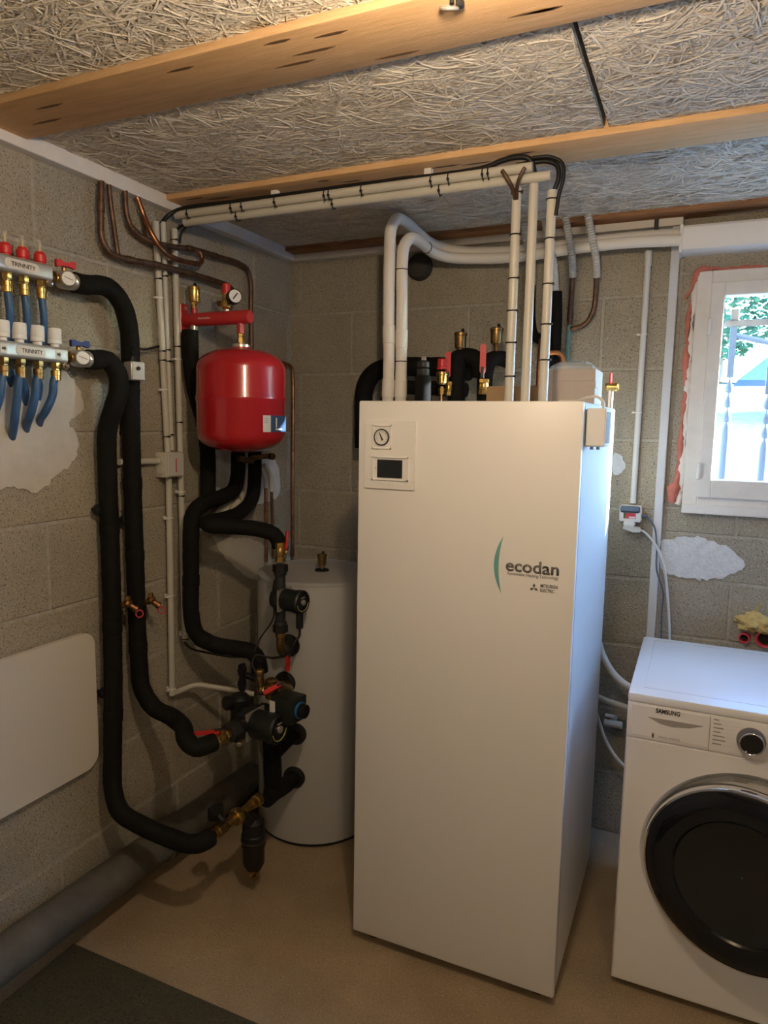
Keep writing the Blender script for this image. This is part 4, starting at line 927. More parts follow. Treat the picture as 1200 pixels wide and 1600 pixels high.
# ================================================================== ON AND BEHIND THE CABINET TOP
def white_line(label, pts, bands):
    Q = smooth_path(path(*pts), .014); o = MB().tube(Q, .0195, 16, wob=.02).build('insulated_line', 'insulation_white', None, 60); tag(o, label, 'pipe', 'white insulated refrigerant lines')
    for t in bands:
        i = int(t*(len(Q)-2)); d = (Q[i+1]-Q[i]).normalized(); MB().torus(Q[i], d, .0200, .0016, 20, 6).build('cable_tie', 'black_plastic', o)
    for t in (.02, .12):
        i = int(t*(len(Q)-2)); d = (Q[i+1]-Q[i]).normalized(); MB().lathe([(.0197, -.03), (.0212, -.028), (.0212, .028), (.0197, .03)], Q[i+2], d, 16).build('tape_wrap', 'insulation_white', o)
    return Q
zU = UZ
w1 = at(609, 480, 'y', -.45); w2 = at(628.5, 480, 'y', -.43)
white_line('taller white insulated line rising from the cabinet to the wall', (V((w1.x-.012+.01, -.45, zU)), V((w1.x, -.45, 1.75)), (607.5, 480, 'y', -.45), (609, 390, 'y', -.45), (611, 358, 'y', -.45), (619, 343, 'y', -.43), (634, 348, 'y', -.36), (655, 366, 'y', -.24), (680, 383, 'y', -.10), (715, 392, 'y', -.045), (800, 393, 'y', -.042), (900, 381, 'y', -.042), (980, 372, 'y', -.042), (1064, 366, 'y', -.042)), ())
white_line('shorter white insulated line beside the taller one', (V((w2.x+.0, -.43, zU)), V((w2.x, -.43, 1.75)), (628, 480, 'y', -.43), (628.5, 410, 'y', -.43), (631, 386, 'y', -.43), (640, 373, 'y', -.40), (656, 378, 'y', -.30), (676, 394, 'y', -.17), (700, 402, 'y', -.10), (740, 404, 'y', -.083), (800, 402, 'y', -.082), (900, 388, 'y', -.082), (980, 379, 'y', -.082), (1064, 375, 'y', -.082)), (.09, .27, .45))
# sleeve hole in the back wall
tag(MB().lathe([(.052, 0), (.05, .02), (.042, .035), (.02, .043)], Bw(657, 418, .001), -Y, 24).build('pipe_sleeve', 'sleeve_grey'), 'round dark sleeve in the wall behind the white lines', 'sleeve')
# thick black pipes behind the cabinet
insulated('thick black insulated pipe arching up behind the cabinet corner', ((568, 700, 'y', -.12), (568, 640, 'y', -.12), (570, 606, 'y', -.12), (583, 584, 'y', -.12), (606, 574, 'y', -.12), (650, 573, 'y', -.12), (700, 574, 'y', -.12), (735, 580, 'y', -.14)), .036)
insulated('inner black insulated pipe arching behind the white lines', ((604, 660, 'y', -.19), (606, 622, 'y', -.19), (622, 608, 'y', -.19), (660, 606, 'y', -.19), (700, 608, 'y', -.19), (728, 610, 'y', -.20)), .026)
fb = at(661, 600, 'y', -.42)
t = thing('water_filter', 'black cylindrical filter with blue-grey cap on the cabinet top', 'filter', (fb.x, -.42, UZ))
MB().cyl((fb.x, -.42, UZ), (fb.x, -.42, at(661, 587, 'y', -.42).z), .027, 24, .002).build('body', 'foam_black', t)
MB().lathe([(.018, -.012), (.022, 0), (.022, .012), (.017, .016), (.021, .02), (.021, .036), (.012, .042)], (fb.x, -.42, at(661, 583, 'y', -.42).z), Z, 16).build('head', 'iron', t)
MB().box((fb.x-.006, -.427, at(661, 570, 'y', -.42).z+.008), (fb.x+.008, -.413, at(661, 557, 'y', -.42).z), .002).build('spindle', 'steel', t)
sp = at(690, 600, 'y', -.38)
t = thing('safety_valve', 'red-capped brass safety valve on a copper stub on the cabinet', 'valve', (sp.x, -.38, UZ))
zz = lambda v: at(690, v, 'y', -.38).z
MB().cyl((sp.x, -.38, UZ-.001), (sp.x, -.38, zz(612)), .005, 12).build('copper_stub', 'copper_bright', t)
MB().lathe([(.010, 0), (.010, .012), (.012, .012), (.012, .02), (.008, .02), (.008, .026)], (sp.x, -.38, zz(616)), Z, 6).build('nut', 'brass', t)
MB().lathe([(.012, 0), (.0165, .006), (.0165, .03), (.019, .032), (.019, .042), (.016, .044)], (sp.x, -.38, zz(601)), Z, 20).build('valve_body', 'brass', t)
MB().lathe([(.018, 0), (.018, .006), (.016, .008), (.0155, .032), (.012, .035)], (sp.x, -.38, zz(577)), Z, 12).build('cap', 'red_plastic', t)
def z2(v, y): return at(700, v, 'y', y).z
insulated('black insulated upright carrying the left air vent on the cabinet', ((713, 640, 'y', -.27), (713, 610, 'y', -.27), (713, 580, 'y', -.27), (716, 560, 'y', -.25), (732, 557, 'y', -.22), (748, 566, 'y', -.20), (748, 590, 'y', -.20)), .031)
insulated('black insulated elbow under the right air vent behind the cabinet', ((757, 640, 'y', -.27), (757, 610, 'y', -.27), (759, 580, 'y', -.26), (767, 562, 'y', -.24), (782, 560, 'y', -.21), (800, 566, 'y', -.19)), .027)
air_vent('left brass air vent behind the cabinet', at(719, 553, 'y', -.245), 1.02)
air_vent('right brass air vent behind the cabinet', at(775, 546, 'y', -.23), 1.02)
v1 = at(702, 606, 'y', -.32); t = ball_valve('left brass valve with upright red lever on the cabinet', at(700, 618, 'y', -.31), at(702, 596, 'y', -.31), .013, None)
lever(t, at(699, 594, 'y', -.33), V((0, 0, 1)), V((.2, -1, 0)), .095, w=.019)
t = ball_valve('right brass valve with upright red lever on the cabinet', at(755, 616, 'y', -.325), at(757, 592, 'y', -.325), .016, None)
lever(t, at(753.5, 588, 'y', -.35), V((0, 0, 1)), V((.2, -1, 0)), .105, w=.020)
# cardboard boxes
t = thing('cardboard_box', 'pale cardboard box at the right end of the cabinet top', 'box', (1.27, -.42, UZ))
MB().box((1.205, -.50, UZ), (1.352, -.34, 1.711), .002).build('carton', 'card_light', t)
MB().box((1.335, -.501, 1.655), (1.3535, -.45, 1.672), .0008).build('flap', 'card_light', t); MB().box((1.2055, -.5012, 1.6745), (1.3525, -.5002, 1.6755)).build('fold_line', 'mid_ink', t)
MB().box((1.2045, -.5014, UZ+.002), (1.228, -.50, 1.7115), .0006).build('tape', 'tape', t)
t = thing('cardboard_box', 'low brown cardboard box behind the conduits on the cabinet', 'box', (1.10, -.39, UZ))
MB().box((1.012, -.46, UZ), (1.195, -.32, 1.664), .002).build('carton', 'card', t); MB().box((1.012, -.4, 1.6641), (1.195, -.37, 1.6649)).build('tape', 'tape', t)
# clear bag lying on the pale box
bm = bmesh.new(); bmesh.ops.create_grid(bm, x_segments=16, y_segments=10, size=.5)
top = [V((p.co.x, p.co.y, 0)) for p in bm.verts]; bmesh.ops.solidify(bm, geom=list(bm.faces), thickness=.06)
rnd = random.Random(4); mb = MB(); bm.verts.index_update()
for p in bm.verts:
    e = max(0, 1-(abs(p.co.x)*2)**4)*max(0, 1-(abs(p.co.y)*2)**4); up_ = 1 if p.co.z > -.001 else 0
    p.co = V((1.278+p.co.x*.125, -.42+p.co.y*.13, 1.7125 + (.004 + e*.018 + rnd.uniform(0, .006) if up_ else 0)))
mb.bm(bm); tag(mb.build('plastic_bag', 'clear_plastic', None, 20), 'crumpled clear plastic bag on the pale box', 'bag')
# fitting behind the box with red tap
bt = at(955, 605, 'y', -.285)
t = thing('filling_valve', 'brass filling valve with red handle behind the pale box', 'valve', (1.375, -.285, UZ))
q = V((1.378, -.285, bt.z))
MB().cyl((1.372, -.285, UZ), (1.372, -.285, bt.z-.004), .009, 14).build('stem', 'steel', t)
MB().lathe([(.010, -.022), (.0135, -.018), (.0135, .014), (.010, .018)], q, X, 16).build('valve_body', 'brass', t)
MB().box((1.366, -.291, bt.z+.012), (1.374, -.279, bt.z+.046), .003).build('handle', 'red_plastic', t)

# ================================================================== BACK WALL
# corrugated sheaths and old copper coming through the ceiling
def sheath(label, pts, r=.0125):
    tag(MB().tube(smooth_path(path(*pts), .0045), r, 12, ribs=.08).build('corrugated_sheath', 'grey_plastic'), label, 'pipe sheath', 'grey corrugated pipe sheaths')
sheath('first corrugated sheath from the left, mostly behind the conduits', ((818, 340, 'y', -.105), (821, 368, 'y', -.105), (828, 400, 'y', -.105), (829, 440, 'y', -.06)))
sheath('second corrugated sheath, left of the black upright tube', ((851, 338, 'y', -.105), (855, 370, 'y', -.105), (865, 410, 'y', -.10), (868.5, 456, 'y', -.05)))
sheath('third corrugated sheath, ending above the straight copper pipe', ((883, 335, 'y', -.105), (887, 360, 'y', -.105), (893.5, 400, 'y', -.10), (895, 432, 'y', -.06)))
sheath('fourth and rightmost corrugated sheath', ((918, 331, 'y', -.105), (923, 360, 'y', -.105), (930.5, 400, 'y', -.10), (932.5, 432, 'y', -.06)))
copper('straight copper pipe below the third sheath', ((895, 426, 'y', -.055), (893, 460, 'y', -.035), (890, 508, 'y', -.03)), .009, joints=(.92,))
o, Q = copper('curved copper pipe below the rightmost sheath', ((932.5, 426, 'y', -.055), (931, 455, 'y', -.035), (927, 486, 'y', -.03), (915, 506, 'y', -.03), (891, 515, 'y', -.03)), .009)
o, Q = copper('green-stained copper pipe end below the curved one', ((890, 505, 'y', -.028), (888, 530, 'y', -.028), (886, 566, 'y', -.028), (885, 640, 'y', -.028)), .0085, 'verdigris')
insulated('black insulated upright tube behind the right conduit', ((869, 456, 'y', -.045), (869, 500, 'y', -.045), (867, 560, 'y', -.045), (866, 640, 'y', -.045)), .021)
insulated('black tube hooking right behind the middle conduit', ((829, 446, 'y', -.05), (829, 500, 'y', -.05), (834, 524, 'y', -.06), (848, 533, 'y', -.07), (856, 550, 'y', -.08), (857, 580, 'y', -.09)), .0185)
copper('reddish copper pipe behind the right conduit', ((846, 530, 'y', -.10), (843, 560, 'y', -.12), (841, 600, 'y', -.13), (841, 640, 'y', -.13)), .0085, 'copper')
copper('short copper elbow above the plastic bag', ((856, 553, 'y', -.11), (868, 551, 'y', -.11), (877, 555, 'y', -.11), (880, 566, 'y', -.11), (880, 640, 'y', -.11)), .0105, 'copper_bright')
# thin grey conduit, trunking, duct cover
o = conduit('pale vertical conduit down to the wall socket', ((1013.5, 393, 'y', -.014), (989, 786, 'y', -.014)), .0105, 'pale_conduit', wall='y', clips=(.32, .63))
A, B_ = at(1013.5, 392, 'y', -.014), at(1012.3, 416, 'y', -.014); MB().tube([A, B_], .0125, 14).build('end_sleeve', 'pale_conduit', o)
tr_ = MB().box((1.512, -.022, .30), (1.540, .004, 2.215), .002).build('cable_trunking', 'shutter_grey'); tag(tr_, 'white vertical cable trunking beside the window', 'trunking')
dt = thing('pipe_duct', 'white duct cover over the window taking in the white lines', 'duct', (1.9, -.05, 2.12))
P = [(-.002, 2.117), (.07, 2.117), (.086, 2.122), (.09, 2.134), (.09, 2.19), (.084, 2.198), (-.002, 2.198)]
MB().prism([(-p[0], p[1]) for p in P][::-1], (1.545, 0, 0), Y, Z, 1.6).build('cover', 'white_plastic', dt)
MB().box((1.538, -.092, 2.112), (1.5485, .002, 2.202), .002).build('end_collar', 'white_plastic', dt)
tag(MB().box((1.455, -.045, 2.16), (1.468, -.036, CEIL), .001).build('pipe_hanger', 'iron'), 'grey metal strap holding the white lines to the ceiling', 'strap')
# wall socket with two plugs
sk_ = thing('wall_socket', 'grey-lidded waterproof wall socket left of the trunking', 'socket', at(985, 825, 'y', -.02))
c = at(985, 804, 'y', -.02)
MB().box((c.x-.036, -.045, c.z-.024), (c.x+.038, .002, c.z+.034), .006).build('casing', 'white_plastic', sk_)
MB().obox((c.x+.001, -.052, c.z+.022), .066, .022, .022, X, V((0, .9, -.4)).normalized(), V((0, .4, .9)).normalized(), .006).build('lid', 'slate', sk_)
MB().box((c.x-.014, -.0462, c.z-.012), (c.x+.020, -.0448, c.z+.008)).build('warning_label', 'red_rubber', sk_); MB().box((c.x-.021, -.0461, c.z-.012), (c.x-.014, -.0447, c.z+.008)).build('green_label', 'lawn', sk_)
MB().box((c.x-.002, -.0466, c.z-.010), (c.x+.018, -.0462, c.z-.004)).build('label_print', 'label_white', sk_)
MB().box((c.x-.02, -.05, c.z-.040), (c.x+.018, -.005, c.z-.022), .005).build('plug_block', 'white_plastic', sk_)
pl = thing('power_plug', 'pale angled plug hanging under the wall socket', 'plug', (c.x+.01, -.04, c.z-.055))
MB().prism([(-.03, .0), (.005, -.012), (.03, -.010), (.03, .006), (.0, .010), (-.025, .012)], (c.x+.008, -.028, c.z-.048), X, Z, .02).build('body', 'pale_conduit', pl)
cable('pale cable from the hanging plug to the washer', (V((c.x+.034, -.04, c.z-.05)), at(1005, 830, 'y', -.04), at(1022, 848, 'y', -.04), at(1036, 880, 'y', -.04), at(1043, 930, 'y', -.04), at(1046, 985, 'y', -.05), at(1046, 1050, 'y', -.06)), .0045, 'pale_conduit', 'cables at the wall socket')
cable('thin dark cable looping from the socket side to the washer', (V((c.x+.036, -.03, c.z+.0)), at(1012, 808, 'y', -.03), at(1022, 822, 'y', -.034), at(1026, 850, 'y', -.034), at(1026, 890, 'y', -.034), at(1036, 925, 'y', -.034), at(1034, 960, 'y', -.034), at(1033, 1040, 'y', -.034)), .0028, 'slate', 'cables at the wall socket')
MB().cyl((c.x+.036, -.03, c.z), (c.x+.06, -.03, c.z-.003), .005, 10).build('side_plug', 'slate', sk_)
# red ducts with yellow foam
for u, v, r, lab in ((1165, 995, .0165, 'small red corrugated duct end left of the larger one'), (1196, 997, .026, 'larger red corrugated duct end at the picture edge')):
    p = Bw(u, v, .0); t = thing('red_duct', lab, 'duct', p, 'red corrugated ducts')
    MB().lathe([(r, -.02), (r*1.06, .005), (r, .012), (r*1.08, .018), (r, .024), (r*1.05, .03), (r*.8, .03), (r*.78, -.02)], p, V((-.25, -1, .05)), 24, caps=False).build('tube', 'red_rubber', t)
    MB().lathe([(r*.8, 0), (r*.8, .004)], p+Y*-.004, V((-.25, -1, .05)), 20).build('hollow', 'rubber', t)
fo = thing('yellow_foam', 'lump of yellow expanding foam above the red ducts', 'foam', Bw(1175, 975, .02))
bm = bmesh.new(); bmesh.ops.create_icosphere(bm, subdivisions=4, radius=1); rnd = random.Random(2); ph = [rnd.uniform(0, 6) for _ in range(9)]
fc = Bw(1182, 972, .02)
for p in bm.verts:
    c = p.co.copy(); k = 1+.16*math.sin(c.x*5+ph[0])*math.sin(c.z*6+ph[1])+.1*math.sin(c.x*11+ph[2])*math.sin(c.y*9+ph[3])+.06*math.sin(c.z*17+c.x*13)
    p.co = fc + V((c.x*.062*k, c.y*.034*k, c.z*.034*k - abs(c.x)*.008))
MB().bm(bm).build('lump', 'foam_yellow', fo, 60)
blob_tube([fc+V((0, -.01, .02)), fc+V((-.004, -.012, .045)), fc+V((.006, -.014, .066))], lambda t: .009*(1-t*.6), 'drip', 'foam_yellow', fo, .3, 3, .005)

# ================================================================== WASHING MACHINE
X0, X1, YF, YB, H = 1.516, 2.116, -.771, -.221, .85
wmc = thing('washing_machine', 'white front-loading washing machine with a black round door', 'washing machine', ((X0+X1)/2, (YF+YB)/2, 0))
MB().box((X0+.003, YF+.03, .02), (X1-.003, YB, H-.028), .005).build('body', 'appliance_side', wmc)
CX, CZ, R0 = 1.816, .437, .249
# front plate with a dished round opening
n = 72; xl, xr, zb, zt = X0, X1, .022, .728; fp = MB(); v = []
def edge_pt(t):
    dx, dz = math.cos(t), math.sin(t); k = 1e9
    if dx > 1e-9: k = min(k, (xr-CX)/dx)
    if dx < -1e-9: k = min(k, (xl-CX)/dx)
    if dz > 1e-9: k = min(k, (zt-CZ)/dz)
    if dz < -1e-9: k = min(k, (zb-CZ)/dz)
    return (CX+dx*k, CZ+dz*k)
angs = sorted([2*math.pi*k/n for k in range(n)] + [math.atan2(z-CZ, x-CX) % (2*math.pi) for x in (xl, xr) for z in (zb, zt)])
rings = [lambda t: (*edge_pt(t), YF+.028), lambda t: (*edge_pt(t), YF+.006), lambda t: (CX+(edge_pt(t)[0]-CX)*.985, CZ+(edge_pt(t)[1]-CZ)*.985, YF), lambda t: (CX+R0*math.cos(t), CZ+R0*math.sin(t), YF), lambda t: (CX+(R0-.006)*math.cos(t), CZ+(R0-.006)*math.sin(t), YF+.006), lambda t: (CX+(R0-.02)*math.cos(t), CZ+(R0-.02)*math.sin(t), YF+.024), lambda t: (CX+.17*math.cos(t), CZ+.17*math.sin(t), YF+.026)]
m_ = len(angs)
for rg in rings:
    for t in angs: x, z, y = rg(t); v.append((x, y, z))
f = [(i*m_+k, i*m_+(k+1) % m_, (i+1)*m_+(k+1) % m_, (i+1)*m_+k) for i in range(len(rings)-1) for k in range(m_)]
fp.add(v, f).build('front_plate', 'appliance_white', wmc, 30)
fpo = fp
MB().box((X0, YF-.002, .7295), (X1, YF+.028, H-.024), .004).build('control_fascia', 'appliance_white', wmc)
tpn = MB().box((X0-.001, YF-.004, H-.024), (X1+.001, YB+.0, H), .006).build('top_panel', 'appliance_side', wmc)
fr = MB()
for lo, hi in (((X0+.035, YF+.05), (X0+.037, YB-.035)), ((X0+.035, YB-.037), (X1-.035, YB-.035)), ((X0+.035, YF+.05), (X1-.035, YF+.052)), ((X1-.037, YF+.05), (X1-.035, YB-.035))):
    fr.box((*lo, H-.001), (*hi, H+.0006))
fr.build('top_groove', 'pale_conduit', tpn, 0)
ff = YF-.002
dr = MB().box((X0+.012, ff-.0012, .738), (1.712, ff+.002, .82), .001).build('detergent_drawer', 'appliance_white', wmc)
sc = [(-.062, 0), (.072, 0), (.04, -.012), (0, -.017), (-.03, -.014)]
MB().prism(sc[::-1], (1.628, ff-.0012, .7925), X, Z, .0012).build('finger_scoop', 'mid_ink', dr, 0)
text('SAMSUNG', .0165, (1.5855, ff-.0014, .8075), X, Z, 'black_ink', wmc, 'lettering', w=.058, th=.001, bold=.03)
text('DIGITAL INVERTER', .0075, (1.596, ff-.0012, .741), X, Z, 'mid_ink', dr, 'lettering', w=.052)
MB().prism([(-.005, -.0065), (-.0005, -.0065), (-.0005, .0065), (-.005, .0065)], (1.585, ff-.0012, .744), X, Z, .0008).build('emblem', 'black_ink', dr, 0)
MB().torus((1.585, ff-.0016, .744), Y, .0055, .0009, 20, 5, -1.5, 1.5).build('emblem', 'mid_ink', dr)
MB().box((1.7135, ff-.0013, .73), (1.715, ff, .822)).build('seam', 'mid_ink', wmc, 0)
for k, wd in enumerate((.012, .017, .023, .017, .027, .029, .021)):
    z = .813-.0105*k; MB().box((1.722, ff-.0006, z), (1.722+wd, ff, z+.0032)).build('programme_print', 'mid_ink', wmc, 0)
    MB().box((1.724+wd, ff-.0005, z+.0012), (1.768 if k > 1 else 1.783+.01*k, ff, z+.0017)).build('guide_line', 'tape', wmc, 0)
dlx = V((1.808, ff, .776))
dl = MB().lathe([(.033, 0), (.033, .006), (.030, .020), (.0265, .024), (.0265, .021)], dlx, -Y, 40).build('program_dial', 'dial_grey', wmc)
MB().torus(dlx-Y*.0235, Y, .0265, .0016, 40, 8).build('dial_ring', 'chrome', dl)
MB().lathe([(.0268, 0), (.0268, .0225), (.022, .0235)], dlx, -Y, 40).build('dial_cap', 'screen', dl)
MB().lathe([(.0022, 0), (.0022, .003)], dlx+V((-.011, -.0225, -.021)), -Y, 10).build('dial_light', 'label_white', dl)
MB().box((1.88, ff-.0012, .752), (2.06, ff+.001, .80), .001).build('display', 'screen', wmc)
# sticker text and latch in the dish, above the door
yd = YF+.0245
for k in range(3):
    MB().box((1.778, yd-.0016, .664-.006*k), (1.832-.010*k, yd+.002, .666-.006*k)).build('notice_print', 'mid_ink', wmc, 0)
MB().cyl((1.852, yd+.002, .668), (1.852, yd-.003, .668), .004, 12).build('screw', 'black_ink', wmc)
# drum seen behind the door
MB().lathe([(.175, .0), (.172, .03), (.16, .05)], (CX, YF+.0245, CZ), Y, 56, caps=False).build('door_gasket', 'rubber_grey', wmc)
MB().lathe([(.165, .04), (.168, .25), (.02, .26)], (CX, YF+.0245, CZ), Y, 40, caps=False).build('drum', 'drum', wmc)
# door, slightly ajar on its left hinge
hinge = V((CX-R0+.012, YF+.006, CZ)); ang = math.radians(-13)
door = bpy.data.objects.new('door', None); COL.objects.link(door); door.parent = wmc; door.matrix_parent_inverse = wmc.matrix_world.inverted()
rotm = Matrix.Translation(hinge) @ Matrix.Rotation(ang, 4, 'Z') @ Matrix.Translation(-hinge)
def dpart(mb, n, m):
    mb.v = [tuple(rotm @ V(p)) for p in mb.v]; o = mb.build(n, m, None, 40); o.parent = door; o.matrix_parent_inverse = Matrix.Identity(4)
    o.matrix_parent_inverse = (wmc.matrix_world @ door.matrix_parent_inverse).inverted(); return o
dc = V((CX, YF+.004, CZ)); Rd = R0-.014
dpart(MB().lathe([(Rd-.004, -.012), (Rd, -.006), (Rd+.001, .016), (Rd-.003, .022), (Rd-.008, .023), (Rd-.008, .018)], dc, -Y, 80, caps=False), 'chrome_rim', 'chrome')
dpart(MB().lathe([(Rd-.007, .020), (Rd-.02, .031), (Rd-.06, .037), (.158, .035), (.152, .028), (.152, .012), (.16, .0), (Rd-.005, -.010)], dc, -Y, 80, caps=False), 'door_ring', 'door_glass')
dpart(MB().lathe([(.1525, .030), (.13, .022), (.08, .006), (.03, -.002), (.001, -.003)], dc, -Y, 64, caps=False), 'door_window', 'door_bowl')
dpart(MB().lathe([(.150, .02), (.140, -.03), (.125, -.07), (.09, -.095), (.001, -.10)], dc, -Y, 56, caps=False), 'glass_bowl', 'door_bowl')
for x in (X0+.05, X1-.05):
    for y in (YF+.06, YB-.06): MB().lathe([(.022, 0), (.022, .010), (.010, .012), (.010, .022)], (x, y, 0), Z, 14).build('foot', 'rubber', wmc)
# hoses behind
def hose(label, pts, r, m='pale_conduit'):
    tag(MB().tube(smooth_path(path(*pts), .01), r, 12).build('washer_hose', m, None, 60), label, 'hose', 'hoses behind the washing machine')
hose('upper pale hose curving behind the washing machine', ((930, 985, 'y', -.12), (941, 1022, 'y', -.12), (955, 1048, 'y', -.13), (975, 1068, 'y', -.14), (1000, 1080, 'y', -.15), (1040, 1090, 'y', -.16)), .0125)
hose('middle grey hose running level behind the washing machine', ((915, 1080, 'y', -.10), (938, 1091, 'y', -.11), (965, 1101, 'y', -.13), (1010, 1115, 'y', -.15)), .011, 'grey_plastic')
hose('lowest thin pale hose dropping behind the washing machine', ((925, 1090, 'y', -.14), (936, 1127, 'y', -.14), (948, 1160, 'y', -.15), (970, 1192, 'y', -.16), (1000, 1215, 'y', -.17)), .006)
t = thing('hose_tap', 'small grey water tap on the wall between cabinet and washer', 'tap', at(955, 1130, 'y', -.05))
p = at(957, 1130, 'y', -.055); MB().cyl(p+V((0, .06, 0)), p, .012, 12).build('tap_body', 'steel', t); MB().cyl(p+V((-.03, -.005, 0)), p+V((.035, -.005, 0)), .013, 10, .002).build('outlet', 'grey_plastic', t); MB().box(p+V((-.028, -.02, .025)), p+V((.008, .0, .035)), .003).build('handle', 'grey_plastic', t)

# ================================================================== LAMP (just above the picture) and the ring on the beam
lp = thing('ceiling_lamp', 'bare warm bulb hanging from the ceiling just in front of the beam ring', 'lamp', (LAMP.x, LAMP.y, LAMP.z))
MB().lathe([(.045, 0), (.045, -.012), (.02, -.03), (.004, -.034)], (LAMP.x, LAMP.y, CEIL-.002), Z, 24).build('ceiling_rose', 'white_plastic', lp)
MB().cyl((LAMP.x, LAMP.y, CEIL-.03), (LAMP.x, LAMP.y, LAMP.z+.09), .003, 8).build('flex', 'white_plastic', lp)
MB().cyl((LAMP.x, LAMP.y, LAMP.z+.095), (LAMP.x, LAMP.y, LAMP.z+.045), .018, 16, .002).build('lamp_holder', 'white_plastic', lp)
def added_fill_lamp(p):  # unseen bulb, added as warm fill for the lower fronts
    l2 = thing('ceiling_lamp', 'added bare fill bulb further back in the room, behind the viewer', 'lamp', p)
    MB().lathe([(.045, 0), (.045, -.012), (.02, -.03), (.004, -.034)], (p.x, p.y, CEIL-.002), Z, 24).build('ceiling_rose', 'white_plastic', l2)
    MB().cyl((p.x, p.y, CEIL-.03), (p.x, p.y, p.z+.09), .003, 8).build('flex', 'white_plastic', l2)
    MB().cyl((p.x, p.y, p.z+.095), (p.x, p.y, p.z+.045), .018, 16, .002).build('lamp_holder', 'white_plastic', l2)
    MB().lathe(prof, p, Z, 24).build('bulb', 'bulb', l2)
prof = [(.032*math.sin(math.pi*k/14)+.0001, -.032*math.cos(math.pi*k/14)) for k in range(12)] + [(.015, .036), (.014, .046)]
MB().lathe(prof, LAMP, Z, 24).build('bulb', 'bulb', lp)
added_fill_lamp(V((2.3, -3.75, 2.02)))
p = at(706, 6, 'z', CEIL-.03); t = thing('beam_ring', 'grey metal ring screwed under the front ceiling beam', 'ring', p)
MB().torus(p+V((-.004, 0, -.005)), V((.2, -.5, .8)), .014, .003, 28, 8).build('ring', 'steel_brushed', t); MB().cyl(p+V((.0, 0, .0)), p+V((.0, 0, .012)), .004, 10).build('screw', 'iron', t); MB().box(p+V((.008, -.006, -.008)), p+V((.02, .008, .004)), .002).build('clasp', 'iron', t)

# ================================================================== OUTSIDE THE WINDOW
GZ = 1.02
bm = bmesh.new(); bmesh.ops.create_grid(bm, x_segments=60, y_segments=60, size=.5)
def ground_h(x, y):
    d = max(0, y-5.5); return GZ + .17*min(d, 9) + .04*math.sin(x*1.3)*math.sin(y*.9)
for p in bm.verts: 
    x, y = 4+p.co.x*30, .32+(p.co.y+.5)*22; p.co = V((x, y, ground_h(x, y)))
gr = tag(MB().bm(bm).build('gravel_ground', 'gravel', None, 80), None, None); struct(gr)
bm = bmesh.new(); bmesh.ops.create_grid(bm, x_segments=40, y_segments=20, size=.5)
for p in bm.verts:
    x, y = 4+p.co.x*30, 14.5+(p.co.y+.5)*8; p.co = V((x, y, ground_h(x, y)+.02))
struct(tag(MB().bm(bm).build('lawn_bank', 'lawn', None, 80), None, None))
struct(MB().box((-9, .22, -.1), (RX+8, .32, GZ-.1)).build('retaining_footing', 'render_wall'))
struct(MB().box((RX+.2, -9, GZ-.3), (14, .32, GZ-.05)).build('side_yard', 'gravel'))
struct(MB().box((9.0, -9, GZ-.1), (9.3, 2.35, 4.4)).build('sun_blocker_wall', 'render_wall'))  # unseen wall, added to keep direct sun out of the right-hand window
# iron guard bars outside the pane
def guard(label, u0, v0, u1, v1, vp):
    t = thing('guard_bar', label, 'bar', at(u1, v1, 'y', .22), 'window guard bars'); A = at(u0, v0, 'y', .22); B_ = at(u1, v1, 'y', .22); x = (A.x+B_.x)/2
    zz = lambda v: at((u0+u1)/2, v, 'y', .22).z
    MB().box((x-.011, .209, zz(v0)), (x+.011, .231, zz(vp-4)), .002).build('upper_bar', 'iron_bar', t)
    for k in range(3):
        h = zz(vp+23*k+20); hh = zz(vp+23*k)-h; MB().lathe([(.004, 0), (.012, hh*.12), (.014, hh*.35), (.008, hh*.75), (.002, hh)], (x, .22, h), Z, 14).build('turned_drop', 'iron_bar', t)
    MB().cyl((x, .22, zz(vp+72)), (x, .22, zz(vp-6)), .003, 8).build('core_rod', 'iron_bar', t)
    MB().lathe([(.003, 0), (.012, -.02), (.014, -.04), (.014, zz(v1+30)-zz(vp+66))], (x, .22, zz(vp+66)), Z, 12).build('lower_bar', 'iron_bar', t)
    return x
gx = guard('turned iron guard bar nearer the window frame', 1144, 512, 1131, 745, 594)
gx2 = guard('turned iron guard bar at the right picture edge', 1206, 512, 1193, 745, 620)
for k in range(3): guard(('third', 'fourth', 'fifth')[k]+' turned iron guard bar, further right past the picture edge', 1270+k*62, 512, 1257+k*62, 745, 610)
tag(MB().box((gx-.03, .212, at(1160, 510, 'y', .22).z), (2.75, .228, at(1160, 500, 'y', .22).z), .002).build('guard_rail', 'weathered_wood'), 'weathered rail across the tops of the guard bars', 'rail')
tag(MB().box((gx-.012, .205, at(1160, 500, 'y', .22).z), (gx+.014, .235, at(1160, 483, 'y', .22).z), .002).build('post_top', 'weathered_wood'), 'square brown post top above the guard rail', 'post')
A, B_ = at(1150, 524, 'y', .25), at(1260, 548, 'y', .25)
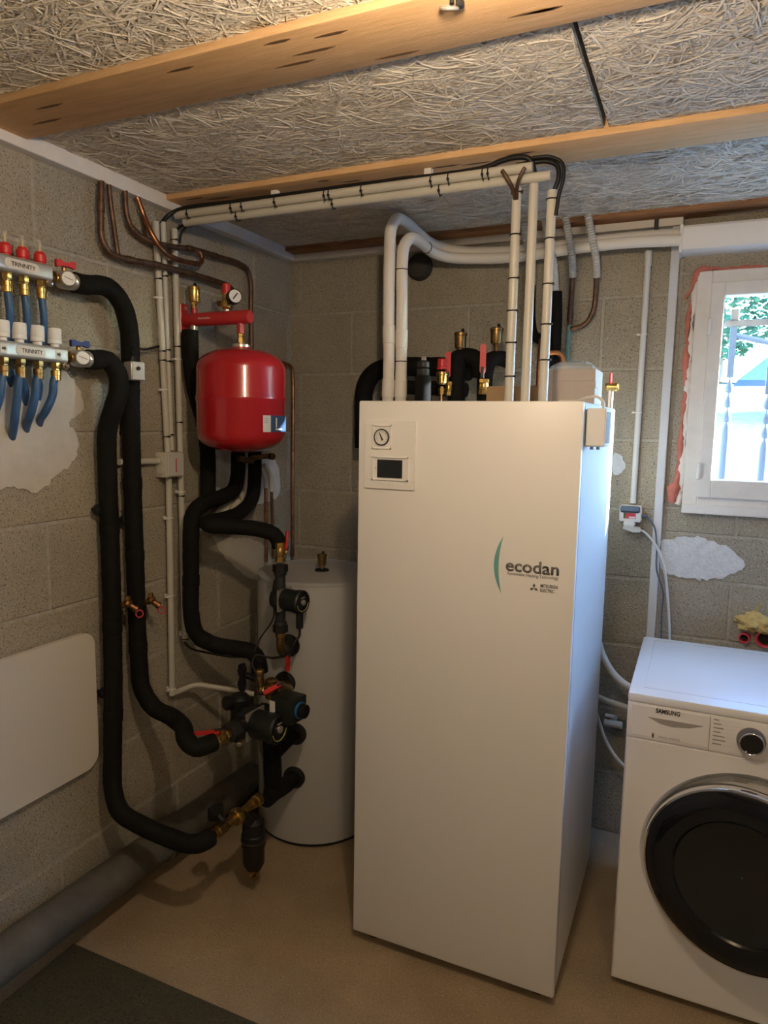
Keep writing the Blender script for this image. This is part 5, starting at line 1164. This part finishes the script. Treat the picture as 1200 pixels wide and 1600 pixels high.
tag(MB().tube([A, B_], .010, 4).build('brace', 'iron_bar'), 'slanting grey brace under the guard rail', 'brace')
MB_ = None
# shed roof further off, hedge and trees
sh = thing('shed', 'slate-roofed shed across the bright yard', 'shed', (4.3, 9.5, ground_h(4.3, 9.5)))
a, b_, c = at(1152, 594, 'y', 9.0), at(1250, 594, 'y', 9.0), at(1235, 530, 'y', 9.0)
MB().prism([(a.x, a.z), (b_.x+1.2, a.z), (b_.x+1.2, c.z), (c.x, c.z)], (0, 9.0+1.6, 0), X, Z, 1.6).build('roof', 'slate', sh, 0)
MB().box((a.x+.6, 9.1, ground_h(4, 9)-.2), (b_.x+1.1, 10.5, a.z), 0).build('walls', 'render_wall', sh, 0)
def tree(label, x, y, h, r, seed):
    t = thing('tree', label, 'tree', (x, y, ground_h(x, y)), 'trees beyond the yard'); z = ground_h(x, y); rnd = random.Random(seed)
    MB().lathe([(.12, -.1), (.09, h*.5), (.03, h*.9)], (x, y, z), Z, 10).build('trunk', 'bark', t)
    v = []; f = []
    for k in range(2600):
        d = V((rnd.gauss(0, 1), rnd.gauss(0, 1), rnd.gauss(0, 1))).normalized()*rnd.uniform(.55, 1)**.5; p = V((x+d.x*r, y+d.y*r, z+h*.62+d.z*h*.48)); s = rnd.uniform(.05, .13)
        a = V((rnd.gauss(0, 1), rnd.gauss(0, 1), rnd.gauss(0, 1))).normalized(); q = basis(a); n0 = len(v)
        v += [p-q[0]*s, p-q[1]*s*.5, p+q[0]*s, p+q[1]*s*.5]; f.append((n0, n0+1, n0+2, n0+3))
    me = MB().add(v, f); o = me.build('foliage', 'leaf', t, 0); o['kind'] = 'stuff'
for k, (x, y, h, r) in enumerate(((1.9, 15, 3.4, 1.4), (4.9, 15.5, 3.8, 1.5), (8.2, 15.5, 3.6, 1.6), (-1.3, 16.5, 3.8, 1.6))):
    tree(('leafy tree beyond the yard, straight behind the guard bars', 'leafy tree beyond the yard, right of the post top', 'leafy tree beyond the yard, far right past the frame', 'leafy tree beyond the yard, left past the frame')[k], x, y, h, r, k)
